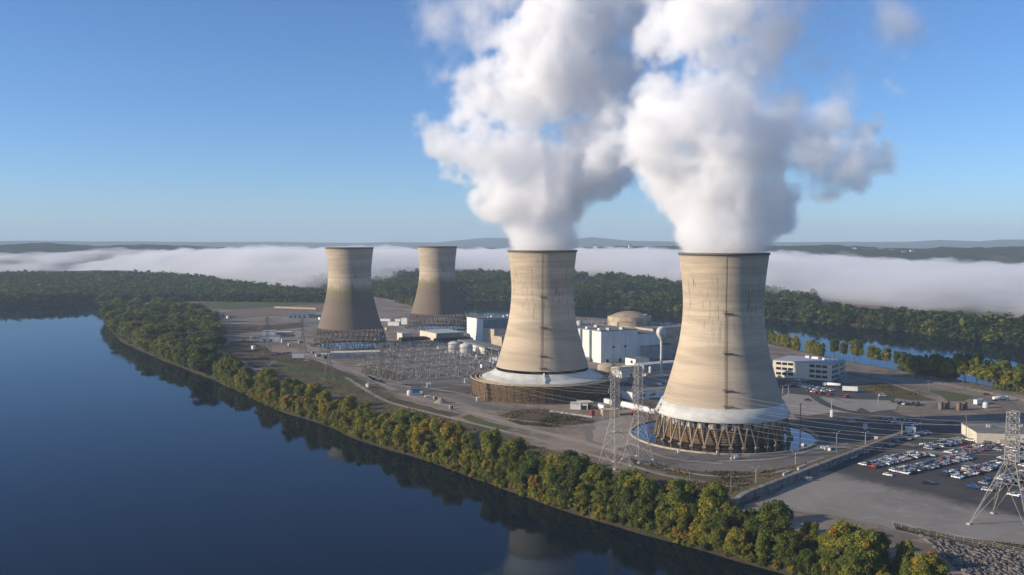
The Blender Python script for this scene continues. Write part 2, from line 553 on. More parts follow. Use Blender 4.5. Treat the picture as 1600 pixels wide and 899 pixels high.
def fog_bank():
    xs = np.concatenate([np.arange(-6500, -1800, 60.0), np.arange(-1800, 1800, 22.0), np.arange(1800, 3001, 60.0)])
    vsn = np.concatenate([np.linspace(0, 260, 16), np.linspace(290, 900, 26), np.linspace(950, 2300, 24)])
    Xg, Vg = np.meshgrid(xs, vsn, indexing='ij')
    Yg = near_line(Xg) + Vg + hash_noise(Xg, Vg * 0 + 5, 420.0, 3, 3) * 110
    base = np.interp(Xg, [-3000, -1500, -900, -300, 300, 900, 1600], [68, 68, 82, 88, 86, 72, 52])
    top = base + hash_noise(Xg, Yg, 420.0, 11, 5, 0.55) * 26 + np.abs(hash_noise(Xg, Yg, 130.0, 19, 5, 0.65)) * 40 - 7
    edge = np.clip(Vg / 380.0, 0, 1) ** 0.6 * np.clip((2300 - Vg) / 500.0, 0, 1) ** 0.5
    endx = np.clip((Xg + 6500) / 600, 0, 1) * np.clip((3000 - Xg) / 500, 0, 1)
    top = WATER_Z + 0.6 + np.maximum(2.0, top + 7) * edge * endx
    nx, ny = Xg.shape
    up = np.stack([Xg, Yg, top], -1).reshape(-1, 3)
    lowv = np.stack([Xg, Yg, np.full_like(top, WATER_Z + 0.5)], -1).reshape(-1, 3)
    I = np.arange(nx * ny).reshape(nx, ny)
    q = np.stack([I[:-1, :-1], I[1:, :-1], I[1:, 1:], I[:-1, 1:]], -1).reshape(-1, 4)
    N = nx * ny
    rim = np.concatenate([I[:, 0], I[-1, 1:], I[::-1, -1][1:], I[0, ::-1][1:-1]])
    r2 = np.roll(rim, -1)
    side = np.stack([rim + N, r2 + N, r2, rim], -1)
    V = np.concatenate([up, lowv]); Q = np.concatenate([q, q[:, ::-1] + N, side])
    t = NT('fog_material')
    p = t.pos()
    nz = t.noise(t.scale(p, (0.0055, 0.0055, 0.016)), 1.0, 5, 0.62)
    vol = t.n('VolumePrincipled', {'Color': (0.96, 0.975, 1.0), 'Anisotropy': 0.1})
    t.set(vol.inputs['Density'], t.math('MULTIPLY', t.ramp01(nz, 0.33, 0.64), 0.0095))
    t.t.links.new(vol.outputs[0], t.out.inputs['Volume'])
    t.mat.cycles.volume_step_rate = 0.022
    tag(link('fog_bank', np_mesh('fog_bank', V, Q, t.mat)), 'white morning fog bank lying along the far river valley', kind='stuff')
fog_bank()
# ------------------------------------------------------------------ cooling towers
def concrete_shell(name, dirty=False, lit=(0.52, 0.43, 0.315)):
    t = NT(name)
    o = t.obj()
    sx = t.n('SeparateXYZ', {'Vector': o})
    ang = t.math('ARCTAN2', sx.outputs[1], sx.outputs[0])
    z = sx.outputs[2]
    def cyl(sa, sz):
        return t.n('CombineXYZ', {'X': t.math('MULTIPLY', ang, sa), 'Y': t.math('MULTIPLY', z, sz), 'Z': 0.37}).outputs[0]
    band = t.noise(cyl(0.35, 0.16), 1.0, 5, 0.65)                    # casting lifts
    fine = t.noise(cyl(2.0, 1.6), 1.0, 3, 0.6)
    streak = t.noise(cyl(22.0, 0.075), 1.0, 3, 0.6)                  # runs of dirt
    patch = t.noise(cyl(2.4, 0.05), 1.0, 3, 0.6)
    base = t.mix(t.ramp01(band, 0.34, 0.66), tuple(c * 0.74 for c in lit), tuple(c * 1.08 for c in lit))
    base = t.mix(t.math('MULTIPLY', t.ramp01(fine, 0.4, 0.75), 0.22), base, (0.28, 0.25, 0.21))
    lifts = t.math('FRACT', t.math('DIVIDE', z, 1.52))
    base = t.mix(t.math('MULTIPLY', t.math('GREATER_THAN', lifts, 0.86), t.math('MULTIPLY_ADD', t.ramp01(fine, 0.35, 0.7), 0.30, c=0.08)), base, (0.24, 0.20, 0.16))
    upper = t.math('MULTIPLY', t.ramp01(z, 52.0, 84.0), t.math('SUBTRACT', 1.0, t.math('MULTIPLY', t.ramp01(z, 100.0, 111.0), 0.6)))
    sk = t.math('MULTIPLY', t.ramp01(streak, 0.555, 0.66), t.math('MULTIPLY_ADD', upper, 0.7, c=0.10))
    sk = t.math('MULTIPLY', sk, t.ramp01(patch, 0.42, 0.62))
    base = t.mix(sk, base, (0.10, 0.085, 0.07))
    low = t.math('MULTIPLY', t.math('SUBTRACT', 1.0, t.ramp01(z, 20.0, 66.0)), 0.42)
    base = t.mix(t.math('MULTIPLY', low, t.ramp01(band, 0.25, 0.8)), base, (0.24, 0.18, 0.125))
    if dirty:
        base = t.mix(0.15, base, (0.27, 0.245, 0.215))
        zz = t.math('ADD', z, t.math('MULTIPLY_ADD', t.noise(cyl(3.0, 0.1), 1.0, 3, 0.6), 9.0, c=-4.5))
        base = t.mix(t.math('MULTIPLY', t.math('SUBTRACT', 1.0, t.ramp01(zz, 62.0, 72.0)), 0.86), base, (0.135, 0.107, 0.085))
        g = t.math('MULTIPLY', t.ramp01(zz, 52.0, 62.0), t.math('SUBTRACT', 1.0, t.ramp01(zz, 64.0, 74.0)))
        base = t.mix(t.math('MULTIPLY', g, 0.5), base, (0.19, 0.18, 0.075))
    return t.bsdf(base, 0.92, 0.15, bump=fine, bstr=0.25, bdist=0.15)

SHELL_PROF = [(36.9, 21.5), (35.6, 26), (34.1, 30), (32.2, 37), (30.6, 43), (28.7, 50), (27.2, 57), (26.0, 64), (25.15, 71), (24.75, 77), (24.7, 82), (24.95, 90), (25.5, 98), (26.3, 105), (27.0, 110.5), (27.3, 113)]
def smooth_prof(prof, n=44):
    zs = np.array([q[1] for q in prof]); rs = np.array([q[0] for q in prof])
    co = np.polyfit(zs, rs, 5)
    return [(float(np.polyval(co, z)), float(z)) for z in np.linspace(zs[0], zs[-1], n)]
PROF = smooth_prof(SHELL_PROF)
def shell_r(z):
    return float(np.interp(z, [q[1] for q in PROF], [q[0] for q in PROF]))

def shell_mesh(mats):
    m = MB()
    outer = PROF + [(27.55, 113.0), (27.55, 113.7), (26.6, 113.7)]
    inner = [(r - 0.9, z) for r, z in reversed(PROF)]
    m.lathe(outer + inner + [PROF[0]], 128)
    return m.mesh('shell', mats, smooth=True)

M_SHELL = concrete_shell('shell_concrete')
M_SHELL_DIRTY = concrete_shell('idle_shell_concrete', True)
M_SCREEN = flat_mat('weathered_timber', (0.15, 0.105, 0.065), 0.9, 0.15, var=0.5, scale=0.6)
M_RIM = flat_mat('rim_concrete', (0.14, 0.12, 0.10))
M_RUST = flat_mat('rusty_steel', (0.10, 0.055, 0.035), 0.75)
M_LEG = flat_mat('leg_concrete', (0.30, 0.235, 0.16), 0.9, 0.2, var=0.45, scale=0.8)
M_LEG_OLD = flat_mat('weathered_leg_concrete', (0.15, 0.125, 0.11), 0.9, 0.2, var=0.4, scale=0.8)
M_WHITE = flat_mat('white_cladding', (0.72, 0.73, 0.70), 0.6, 0.3, var=0.14, scale=0.25)
M_POOL = NT('basin_water_material').bsdf((0.010, 0.014, 0.018), 0.03, 0.5)
M_CURB = flat_mat('basin_concrete', (0.44, 0.37, 0.27), 0.9, 0.2, var=0.3, scale=0.4)
t = NT('wet_timber_fill')
o_ = t.obj(); s_ = t.n('SeparateXYZ', {'Vector': o_})
fz = t.math('FRACT', t.math('MULTIPLY', s_.outputs[2], 1.35))
nn = t.noise(t.scale(o_, (0.25, 0.25, 1.2)), 1.0, 4, 0.6)
cc = t.mix(t.ramp01(nn, 0.3, 0.7), (0.055, 0.036, 0.022), (0.125, 0.085, 0.05))
cc = t.mix(t.math('MULTIPLY', t.math('GREATER_THAN', fz, 0.62), 0.75), cc, (0.028, 0.018, 0.012))
M_FILL = t.bsdf(cc, 0.85, 0.2)
t = NT('ribbed_white_sheeting')
o_ = t.obj(); s_ = t.n('SeparateXYZ', {'Vector': o_})
an = t.math('ARCTAN2', s_.outputs[1], s_.outputs[0])
rib = t.math('FRACT', t.math('MULTIPLY', an, 38.0))
nn = t.noise(o_, 0.12, 4, 0.6)
cc = t.mix(t.ramp01(nn, 0.3, 0.75), (0.46, 0.46, 0.43), (0.60, 0.60, 0.56))
cc = t.mix(t.math('MULTIPLY', t.math('GREATER_THAN', rib, 0.86), 0.35), cc, (0.42, 0.43, 0.42))
M_RIBBED = t.bsdf(cc, 0.6, 0.3)
# ------------------------------------------------------------------ island ground
def wobble(pts, step=18.0, amp=3.0, seed=0, closed=True):
    rng = random.Random(seed)
    out = []
    n = len(pts)
    for i in range(n if closed else n - 1):
        a, b = Vector(pts[i][:2]), Vector(pts[(i + 1) % n][:2])
        k = max(1, int((b - a).length / step))
        d = (b - a).normalized() if (b - a).length > 0 else Vector((1, 0))
        nr = Vector((-d.y, d.x))
        for j in range(k):
            q = a.lerp(b, j / k)
            if j: q = q + nr * rng.uniform(-amp, amp)
            out.append(q)
    if not closed: out.append(Vector(pts[-1][:2]))
    return out

SHORE_W = [(1900, 1150), (1640, 1040), (1480, 985), (1330, 935), (1230, 899), (1150, 877), (1060, 850), (960, 822), (850, 788), (740, 748), (640, 712),
           (560, 688), (500, 662), (430, 640), (385, 618), (330, 592), (250, 562), (190, 535), (170, 515), (163, 498), (168, 486), (190, 478)]
SHORE_N = [(170, 473), (150, 462), (380, 456), (560, 462)]
SHORE_E = [(640, 477), (700, 492), (760, 499), (850, 502), (900, 500), (1010, 508), (1060, 517), (1130, 526), (1195, 540), (1260, 556), (1330, 573), (1410, 587), (1500, 602), (1600, 622), (1750, 650), (2000, 705)]
W_LINE = [G(x, y, WATER_Z) for x, y in SHORE_W]
E_LINE = [G(x, y, WATER_Z) for x, y in SHORE_E]
ISLE = wobble(W_LINE + [G(x, y, WATER_Z) for x, y in SHORE_N] + E_LINE, 14, 1.4, 4)

def inset(poly, d):
    n = len(poly); out = []
    area = sum(poly[i].x * poly[(i + 1) % n].y - poly[(i + 1) % n].x * poly[i].y for i in range(n))
    s = 1 if area > 0 else -1
    for i in range(n):
        t = (poly[(i + 2) % n] - poly[i - 2]).normalized()
        out.append(poly[i] + Vector((-t.y, t.x)) * d * s)
    return out

def ground_mat(name, a, b, c, s1=0.012, s2=0.15, rough=0.95, tracks=0.0):
    t = NT(name)
    p = t.pos()
    n1 = t.noise(p, s1, 5, 0.6, 0.6)
    n2 = t.noise(p, s2, 4, 0.65)
    n3 = t.noise(p, 1.3, 3, 0.6)
    col = t.mix(t.ramp01(n1, 0.36, 0.64), a, b)
    col = t.mix(t.math('MULTIPLY', t.ramp01(n2, 0.48, 0.72), 0.75), col, c)
    col = t.mix(t.math('MULTIPLY', t.ramp01(n3, 0.35, 0.75), 0.22), col, tuple(q * 0.45 for q in a))
    return t.bsdf(col, rough, 0.12, bump=n3, bstr=0.5, bdist=0.25)

M_GROUND = ground_mat('island_gravel', (0.27, 0.225, 0.18), (0.15, 0.12, 0.09), (0.33, 0.285, 0.235), 0.016, 0.11)
M_BANK = ground_mat('bank_earth', (0.055, 0.042, 0.026), (0.036, 0.038, 0.018), (0.085, 0.058, 0.038), 0.03, 0.3)
m = MB()
rings = [[(q.x, q.y, -9.5) for q in inset(ISLE, -3.0)], [(q.x, q.y, -6.6) for q in inset(ISLE, 0.6)], [(q.x, q.y, -4.5) for q in inset(ISLE, 3.5)], [(q.x, q.y, -0.5) for q in inset(ISLE, 10)], [(q.x, q.y, 0.0) for q in inset(ISLE, 15)]]
n = len(ISLE)
m.v = [q for r in rings for q in r]
for i in range(4):
    for k in range(n):
        m.f.append((i * n + k, i * n + (k + 1) % n, (i + 1) * n + (k + 1) % n, (i + 1) * n + k)); m.m.append(1)
top = [Vector(q) for q in rings[4]]
for tr in tessellate_polygon([top]):
    a, b, c = (top[i] for i in tr)
    tr = tr if (b - a).cross(c - a).z > 0 else (tr[0], tr[2], tr[1])
    m.f.append(tuple(i + 4 * n for i in tr)); m.m.append(0)
tag(m.build('island_ground', [M_GROUND, M_BANK]), 'grey brown gravel ground of the island', kind='structure')

M_DRY = ground_mat('dry_grass', (0.125, 0.095, 0.055), (0.085, 0.085, 0.04), (0.17, 0.125, 0.075), 0.035, 0.22)
M_WEED = ground_mat('weedy_ground', (0.07, 0.062, 0.035), (0.12, 0.085, 0.05), (0.055, 0.062, 0.028), 0.05, 0.3)
M_TURF = ground_mat('mown_grass', (0.10, 0.115, 0.042), (0.075, 0.095, 0.036), (0.14, 0.125, 0.06), 0.02, 0.12)
M_FIELD = ground_mat('bare_field', (0.22, 0.15, 0.11), (0.20, 0.165, 0.135), (0.165, 0.12, 0.09), 0.006, 0.06)
M_TRACK = ground_mat('gravel_track', (0.31, 0.275, 0.235), (0.24, 0.21, 0.18), (0.35, 0.32, 0.28), 0.03, 0.3)
M_ROAD = ground_mat('worn_road', (0.185, 0.168, 0.15), (0.14, 0.128, 0.115), (0.23, 0.21, 0.185), 0.03, 0.2)
M_ASPH = ground_mat('car_park_asphalt', (0.066, 0.064, 0.062), (0.082, 0.079, 0.075), (0.10, 0.096, 0.09), 0.02, 0.08)
M_LOT = ground_mat('car_park_gravel', (0.265, 0.25, 0.225), (0.21, 0.195, 0.175), (0.31, 0.295, 0.27), 0.022, 0.12)
M_PALE = ground_mat('pale_embankment', (0.31, 0.29, 0.255), (0.25, 0.235, 0.21), (0.36, 0.34, 0.31), 0.03, 0.2)
M_CONC = flat_mat('plain_concrete', (0.42, 0.40, 0.365), 0.9, 0.15, var=0.3, scale=0.15)
M_RIPRAP = ground_mat('riprap_stone', (0.12, 0.11, 0.10), (0.065, 0.06, 0.055), (0.19, 0.18, 0.165), 0.4, 0.8)

LAYER = {'z': 0.0}
def patch(name, px, mat, label, z, amp=2.0, step=9.0, zpix=0.0):
    pts = wobble([G(x, y, zpix) for x, y in px], step, amp, len(px) * 7 + int(px[0][0]))
    m = MB(); m.sheet([(q.x, q.y, z) for q in pts])
    return tag(m.build(name, mat), label, kind='structure')

def strip(name, px, w, mat, label, z):
    pts = [G(x, y, 0).xy for x, y in px]
    # refine
    q = [pts[0]]
    for i in range(len(pts) - 1):
        k = max(1, int((pts[i + 1] - pts[i]).length / 10))
        p0, p1, p2, p3 = pts[max(i - 1, 0)], pts[i], pts[i + 1], pts[min(i + 2, len(pts) - 1)]
        for j in range(1, k + 1):
            u = j / k
            q.append(0.5 * (2 * p1 + (p2 - p0) * u + (2 * p0 - 5 * p1 + 4 * p2 - p3) * u * u + (3 * p1 - p0 - 3 * p2 + p3) * u ** 3))
    m = MB(); n = len(q); rng = random.Random(n)
    for i, c in enumerate(q):
        d = (q[min(i + 1, n - 1)] - q[max(i - 1, 0)]).normalized()
        nr = Vector((-d.y, d.x)) * (w / 2)
        j1, j2 = rng.uniform(0.88, 1.12), rng.uniform(0.88, 1.12)
        m.v += [(c.x - nr.x * j1, c.y - nr.y * j1, z), (c.x + nr.x * j2, c.y + nr.y * j2, z)]
    for i in range(n - 1):
        m.f.append((2 * i, 2 * i + 2, 2 * i + 3, 2 * i + 1)); m.m.append(0)
    return tag(m.build(name, mat), label, kind='structure')

patch('dry_grass_ground', [(395, 585), (430, 566), (470, 566), (540, 582), (600, 606), (620, 622), (680, 648), (760, 668), (850, 700), (960, 738), (1040, 742), (1130, 748), (1190, 772), (1160, 800), (1060, 790), (960, 772), (860, 748), (760, 715), (640, 680), (560, 655), (480, 630), (425, 612)], M_DRY, 'dry brown grass strip behind the bank trees', 0.05, 3)
patch('green_bank_ground', [(425, 560), (470, 563), (560, 592), (590, 606), (560, 604), (500, 590), (440, 578)], M_TURF, 'green grass slope above the bank trees', 0.10, 2)
patch('weedy_patch', [(778, 650), (800, 642), (850, 640), (905, 652), (935, 660), (900, 664), (860, 668), (810, 664)], M_WEED, 'weedy brown patch in front of the ringed basin', 0.10, 2.5)
patch('green_strip_ground', [(735, 648), (765, 660), (800, 668), (790, 674), (750, 664), (720, 652)], M_TURF, 'green strip beside the dike track', 0.10, 1.5)
patch('brown_bend_ground', [(985, 716), (1060, 732), (1180, 738), (1260, 722), (1290, 712), (1275, 728), (1190, 748), (1090, 752), (1000, 740)], M_DRY, 'brown grass strip curving round the tower yard', 0.10, 1.5)
patch('orange_grass_corner', [(1080, 765), (1130, 752), (1215, 742), (1240, 745), (1205, 762), (1160, 778), (1100, 782)], ground_mat('autumn_grass', (0.17, 0.12, 0.045), (0.11, 0.105, 0.035), (0.19, 0.10, 0.05), 0.05, 0.3), 'orange and green grass corner by the flood wall', 0.14, 2)
patch('north_field', [(300, 473), (520, 468), (520, 474), (470, 478), (380, 483), (320, 484)], M_TURF, 'green field at the far end of the island', 0.05, 5, 30)
patch('bare_north_field', [(335, 490), (400, 482), (470, 477), (520, 476), (515, 482), (440, 492), (380, 498), (335, 496)], M_FIELD, 'reddish bare field beyond the idle towers', 0.10, 5, 30)
patch('scrub_strip', [(325, 512), (420, 508), (490, 504), (500, 510), (450, 514), (390, 520), (330, 522)], M_WEED, 'dark scrub strip before the far field', 0.05, 4, 20)
patch('scrub_corner', [(335, 545), (380, 530), (420, 545), (440, 560), (400, 575), (370, 560)], M_WEED, 'dark scrub by the bank trees', 0.05, 4, 20)
patch('switchyard_ground', [(545, 596), (600, 545), (700, 540), (800, 560), (790, 585), (730, 600), (640, 606)], ground_mat('switchyard_gravel', (0.155, 0.14, 0.125), (0.185, 0.165, 0.145), (0.12, 0.11, 0.10), 0.03, 0.3), 'dark gravel of the switchyard', 0.06, 2)
patch('tower_yard', [(905, 672), (960, 650), (1000, 640), (1050, 700), (1150, 716), (1250, 700), (1290, 690), (1330, 690), (1290, 722), (1200, 735), (1100, 738), (1010, 728), (930, 700)], M_ROAD, 'grey gravel yard round the biggest tower', 0.16, 2)
patch('plant_yard', [(960, 640), (940, 600), (960, 575), (1060, 560), (1210, 590), (1260, 600), (1450, 660), (1600, 668), (1600, 690), (1460, 690), (1340, 700), (1290, 690), (1230, 640), (1010, 640)], ground_mat('plant_asphalt', (0.085, 0.082, 0.08), (0.105, 0.10, 0.095), (0.07, 0.068, 0.066), 0.02, 0.15), 'dark asphalt yard between the buildings', 0.06, 1.5)
strip('dike_track', [(480, 545), (520, 575), (572, 610), (612, 630), (690, 650), (762, 668), (850, 690), (925, 712), (985, 728), (1060, 748), (1150, 762), (1195, 775)], 4.0, M_TRACK, 'pale gravel track along the dike', 0.20)
strip('gravel_berm', [(560, 575), (620, 612), (690, 632), (762, 652), (830, 672), (905, 690), (985, 714)], 7.0, M_TRACK, 'pale gravel berm road', 0.24)
strip('ring_road', [(600, 612), (700, 618), (760, 636), (850, 643), (920, 655), (960, 664)], 13.0, M_ROAD, 'grey ring road round the wide basin', 0.28)
strip('yard_track', [(500, 556), (540, 575), (600, 598), (680, 610), (740, 612)], 6.0, M_TRACK, 'pale track past the switchyard', 0.24)
strip('north_road', [(440, 530), (480, 540), (500, 556), (470, 570)], 9.0, M_TRACK, 'pale road to the idle towers', 0.30)
strip('far_plant_road', [(600, 520), (640, 516), (600, 505), (560, 502)], 14.0, M_TRACK, 'pale road between the idle towers', 0.22)
patch('car_park', [(1296, 727), (1345, 700), (1440, 660), (1530, 690), (1700, 712), (1760, 800), (1600, 806), (1500, 782), (1400, 757), (1340, 740)], M_ASPH, 'dark asphalt of the main car park', 0.10, 1.0)
def lot_material():
    """gravel that turns into worn asphalt towards the parked cars"""
    t = NT('lot_gravel')
    p = t.pos()
    n1 = t.noise(p, 0.022, 5, 0.65, 0.8); n2 = t.noise(p, 0.14, 4, 0.65); n3 = t.noise(p, 1.1, 3, 0.6)
    col = t.mix(t.ramp01(n1, 0.36, 0.64), (0.275, 0.255, 0.225), (0.21, 0.195, 0.17))
    col = t.mix(t.math('MULTIPLY', t.ramp01(n2, 0.5, 0.72), 0.7), col, (0.32, 0.30, 0.275))
    d = (LOT_B - LOT_A).normalized(); nr = Vector((-d.y, d.x))
    if nr.y < 0: nr = -nr
    s = t.n('SeparateXYZ', {'Vector': p})
    dist = t.math('ADD', t.math('MULTIPLY', s.outputs[0], nr.x), t.math('MULTIPLY_ADD', s.outputs[1], nr.y, c=-(LOT_A.x * nr.x + LOT_A.y * nr.y)))
    dist = t.math('ADD', dist, t.math('MULTIPLY_ADD', n1, 44.0, c=-22.0))
    f = t.ramp01(dist, -13.0, 2.0)
    col = t.mix(t.math('MULTIPLY', f, t.math('MULTIPLY_ADD', n2, 0.5, c=0.6), True), col, (0.062, 0.06, 0.058))
    col = t.mix(t.math('MULTIPLY', t.ramp01(n3, 0.35, 0.75), 0.2), col, (0.11, 0.10, 0.09))
    return t.bsdf(col, 0.95, 0.12, bump=n3, bstr=0.5, bdist=0.2)
LOT_A, LOT_B = G(1330, 742).xy, G(1600, 812).xy
patch('gravel_lot', [(1190, 780), (1296, 727), (1345, 738), (1420, 757), (1520, 782), (1640, 806), (1640, 868), (1500, 855), (1410, 832), (1310, 806), (1235, 798)], lot_material(), 'pale worn gravel lot in front of the car park', 0.06, 1.5)
patch('lot_edge_weeds', [(1395, 818), (1500, 840), (1640, 858), (1640, 868), (1500, 852), (1400, 828)], M_WEED, 'brown weeds along the fence', 0.12, 1.2)
patch('riprap_slope', [(1440, 842), (1520, 858), (1680, 880), (1760, 960), (1640, 990), (1540, 930), (1480, 880)], M_RIPRAP, 'grey riprap stones on the bank below the fence', 0.05, 1.5, zpix=-1)
patch('pale_embankment', [(1225, 645), (1218, 622), (1232, 615), (1300, 622), (1345, 634), (1340, 645), (1300, 645), (1262, 650)], M_PALE, 'pale gravel embankment beside the biggest tower', 0.14, 1.5)
patch('pale_slope', [(1290, 618), (1380, 626), (1410, 628), (1400, 640), (1360, 645), (1330, 630)], M_PALE, 'pale slope below the upper car park', 0.18, 1.2)
patch('upper_car_park', [(1222, 605), (1290, 590), (1340, 605), (1400, 618), (1395, 626), (1330, 624), (1262, 617), (1232, 614)], M_ASPH, 'dark upper car park beside the office', 0.22, 1.0)
strip('ramp_road', [(1262, 612), (1290, 632), (1320, 642), (1360, 648)], 7.0, M_ASPH, 'dark ramp road', 0.30)
patch('weedy_berm', [(1330, 604), (1360, 598), (1400, 600), (1440, 614), (1470, 626), (1420, 626), (1380, 618)], ground_mat('golden_weeds', (0.16, 0.115, 0.05), (0.075, 0.075, 0.035), (0.2, 0.14, 0.065), 0.04, 0.25), 'golden brown weedy berm', 0.24, 2)
strip('pale_path', [(1380, 596), (1410, 606), (1450, 620), (1476, 630)], 4.0, M_PALE, 'pale straight path on the berm', 0.30)
patch('bend_grass', [(1452, 610), (1480, 612), (1520, 620), (1505, 627), (1480, 627)], M_TURF, 'green grass in the road bend', 0.26, 1.5)
strip('shore_road', [(1330, 584), (1400, 599), (1450, 607), (1540, 626), (1640, 648)], 13.0, M_ROAD, 'grey road along the far shore of the island', 0.20)
strip('plant_road', [(1230, 600), (1260, 596), (1330, 578), (1300, 566)], 9.0, M_ROAD, 'grey road past the office', 0.16)
strip('yard_road', [(1480, 660), (1560, 676), (1640, 690)], 10.0, M_ASPH, 'dark service road', 0.20)
patch('rough_grass', [(600, 618), (660, 634), (720, 648), (700, 652), (640, 640), (596, 626)], M_WEED, 'rough grass beside the berm road', 0.12, 2)
patch('dark_gravel_area', [(640, 600), (740, 604), (730, 616), (640, 612)], ground_mat('dark_gravel', (0.10, 0.09, 0.08), (0.135, 0.12, 0.105), (0.08, 0.074, 0.068), 0.05, 0.3), 'dark gravel at the switchyard edge', 0.36, 2)
patch('gravel_turnaround', [(930, 660), (985, 648), (1000, 690), (960, 706), (925, 690)], M_TRACK, 'pale gravel turnaround by the tall pylons', 0.30, 2)
patch('brown_corner', [(570, 572), (610, 580), (640, 592), (610, 598), (560, 584)], M_DRY, 'brown dirt corner before the switchyard', 0.30, 2)
patch('dirt_mound', [(534, 565), (560, 566), (556, 570), (536, 570)], M_FIELD, 'brown dirt mound by the low cream shed', 0.3, 1)
patch('pale_apron', [(455, 545), (500, 560), (540, 580), (500, 578), (460, 560)], M_TRACK, 'pale gravel apron before the nearer idle tower', 0.18, 2)
patch('scrub_belt', [(400, 548), (440, 552), (500, 566), (560, 590), (540, 590), (470, 572), (410, 560)], M_WEED, 'dark scrub belt along the slope', 0.34, 2)
strip('inner_road', [(1010, 604), (960, 596), (930, 610)], 8.0, M_ROAD, 'grey inner road by the domed tanks', 0.26)
strip('yard_lane', [(1240, 660), (1330, 672), (1440, 700), (1540, 735)], 7.0, M_ROAD, 'worn lane through the shaded yard', 0.30)
strip('switchyard_lane', [(575, 590), (640, 575), (720, 590), (760, 600)], 5.0, M_TRACK, 'pale lane through the switchyard', 0.20)
TRK = ((((520, 570), (580, 588), (650, 604), (700, 606)), 3.2), (((560, 602), (620, 600), (700, 612), (755, 622)), 3.0), (((470, 556), (540, 572), (590, 574)), 3.0), (((640, 624), (720, 640), (800, 656), (900, 668)), 2.6), (((1000, 722), (1100, 744), (1200, 742), (1290, 716)), 3.0),
       (((1010, 734), (1110, 755), (1190, 756)), 2.4), (((340, 500), (420, 494), (520, 492)), 4.0), (((1120, 722), (1210, 718), (1280, 702), (1330, 700)), 3.4), (((930, 676), (975, 690), (1040, 716), (1130, 726)), 3.4))
for q_, w_ in TRK: strip('wheel_track', q_, w_, M_TRACK if len(q_) > 3 else M_ROAD, 'pale wheel track worn into the ground', 0.38)
# painted bay lines would be too fine to see from here; the aisles stay plain asphalt

# ------------------------------------------------------------------ far banks and hills
M_FARLAND = ground_mat('far_bank_earth', (0.06, 0.06, 0.03), (0.09, 0.07, 0.045), (0.05, 0.055, 0.028), 0.01, 0.05)
BANK_PX = [(2300, 640), (1900, 585), (1750, 562), (1600, 541), (1480, 526), (1350, 511), (1195, 497), (1060, 487), (960, 481), (860, 479), (790, 471), (720, 469), (660, 470), (600, 468), (560, 463), (500, 455), (430, 450)]
BANK = [G(x, y, WATER_Z).xy for x, y in BANK_PX]
def polyline(pts, step):
    out = []
    for i in range(len(pts) - 1):
        k = max(1, int((pts[i + 1] - pts[i]).length / step))
        for j in range(k): out.append(pts[i].lerp(pts[i + 1], j / k))
    out.append(pts[-1]); return out
bank = polyline(BANK, 25)
def bank_height(px, v):
    """ground height v metres behind the far shore; px = direction as photograph column"""
    if v < 6: return -8.0 + 4.5 * (v / 6.0)
    bluff = max(0.0, min(1.0, (1130 - px) / 160.0))
    if v < 16: return -3.5 + 4.5 * (v - 6) / 10.0
    h = 1.0 + bluff * 23.0 * min(1.0, v / 380.0) ** 1.1
    return h + max(0.0, v - 700) * 0.006
m = MB(); vv = [-6, 0, 3, 6, 12, 40, 80, 140, 220, 320, 450, 600, 800, 1100, 1600, 2400]
nb = len(bank)
for i, q in enumerate(bank):
    d = (bank[min(i + 4, nb - 1)] - bank[max(i - 4, 0)]).normalized()
    nr = Vector((d.y, -d.x))
    if nr.y < 0: nr = -nr
    for v in vv:
        w = q + nr * (v + (random.uniform(-2, 2) if 0 <= v < 20 else 0))
        z = bank_height(800 + FOC * w.x / w.y, v) if v > 0 else -9.0 + (v + 6) / 6.0 * 1.5
        m.v.append((w.x, w.y, z))
k = len(vv)
for i in range(nb - 1):
    for j in range(k - 1):
        m.f.append((i * k + j, (i + 1) * k + j, (i + 1) * k + j + 1, i * k + j + 1)); m.m.append(0)
tag(m.build('far_bank', M_FARLAND), 'wooded bank across the far river channel', kind='structure')
patch('ploughed_field', [(1195, 481), (1200, 468), (1330, 474), (1420, 482), (1330, 484)], ground_mat('ploughed_earth', (0.23, 0.14, 0.11), (0.20, 0.13, 0.10), (0.26, 0.17, 0.13), 0.006, 0.05), 'reddish ploughed field behind the far bank trees', 5.5, 6, 40, 5.5)

# near hill on the other side, at the river bend
def interp(x, xs, ys): return float(np.interp(x, xs, ys))
m = MB()
cols_ = np.arange(-420, 521, 8.0)
rr = [-10, 0, 8, 20, 60, 120, 200, 320, 460, 640, 860, 1150, 1500]
for px in cols_:
    shore = interp(px, [-420, 0, 60, 130, 165, 520], [481, 480, 479, 476, 473, 470])
    q = G(px, shore, WATER_Z)
    if px > 160: q = G(px, interp(px, [165, 300, 420, 520], [474, 471, 472, 473]), 0)
    d = Vector((q.x, q.y)).normalized()
    hill = interp(px, [-420, 0, 200, 260, 320, 400, 520], [16, 19, 20, 16, 11, 5, 1])
    for r in rr:
        w = Vector((q.x, q.y)) + d * r
        if px <= 160: z = -9 + 1.0 * (r + 10) / 10 if r <= 0 else (-7 + 6.5 * min(1, r / 20.0)) + hill * min(1, max(0, r - 60) / 800.0)
        else: z = -2.0 + (r + 10) * 0.05 if r < 60 else 1.5 + hill * min(1, (r - 60) / 700.0)
        m.v.append((w.x, w.y, z))
k = len(rr)
for i in range(len(cols_) - 1):
    for j in range(k - 1):
        m.f.append((i * k + j, (i + 1) * k + j, (i + 1) * k + j + 1, i * k + j + 1)); m.m.append(0)
tag(m.build('bend_land', M_FARLAND), 'wooded land at the river bend', kind='structure')

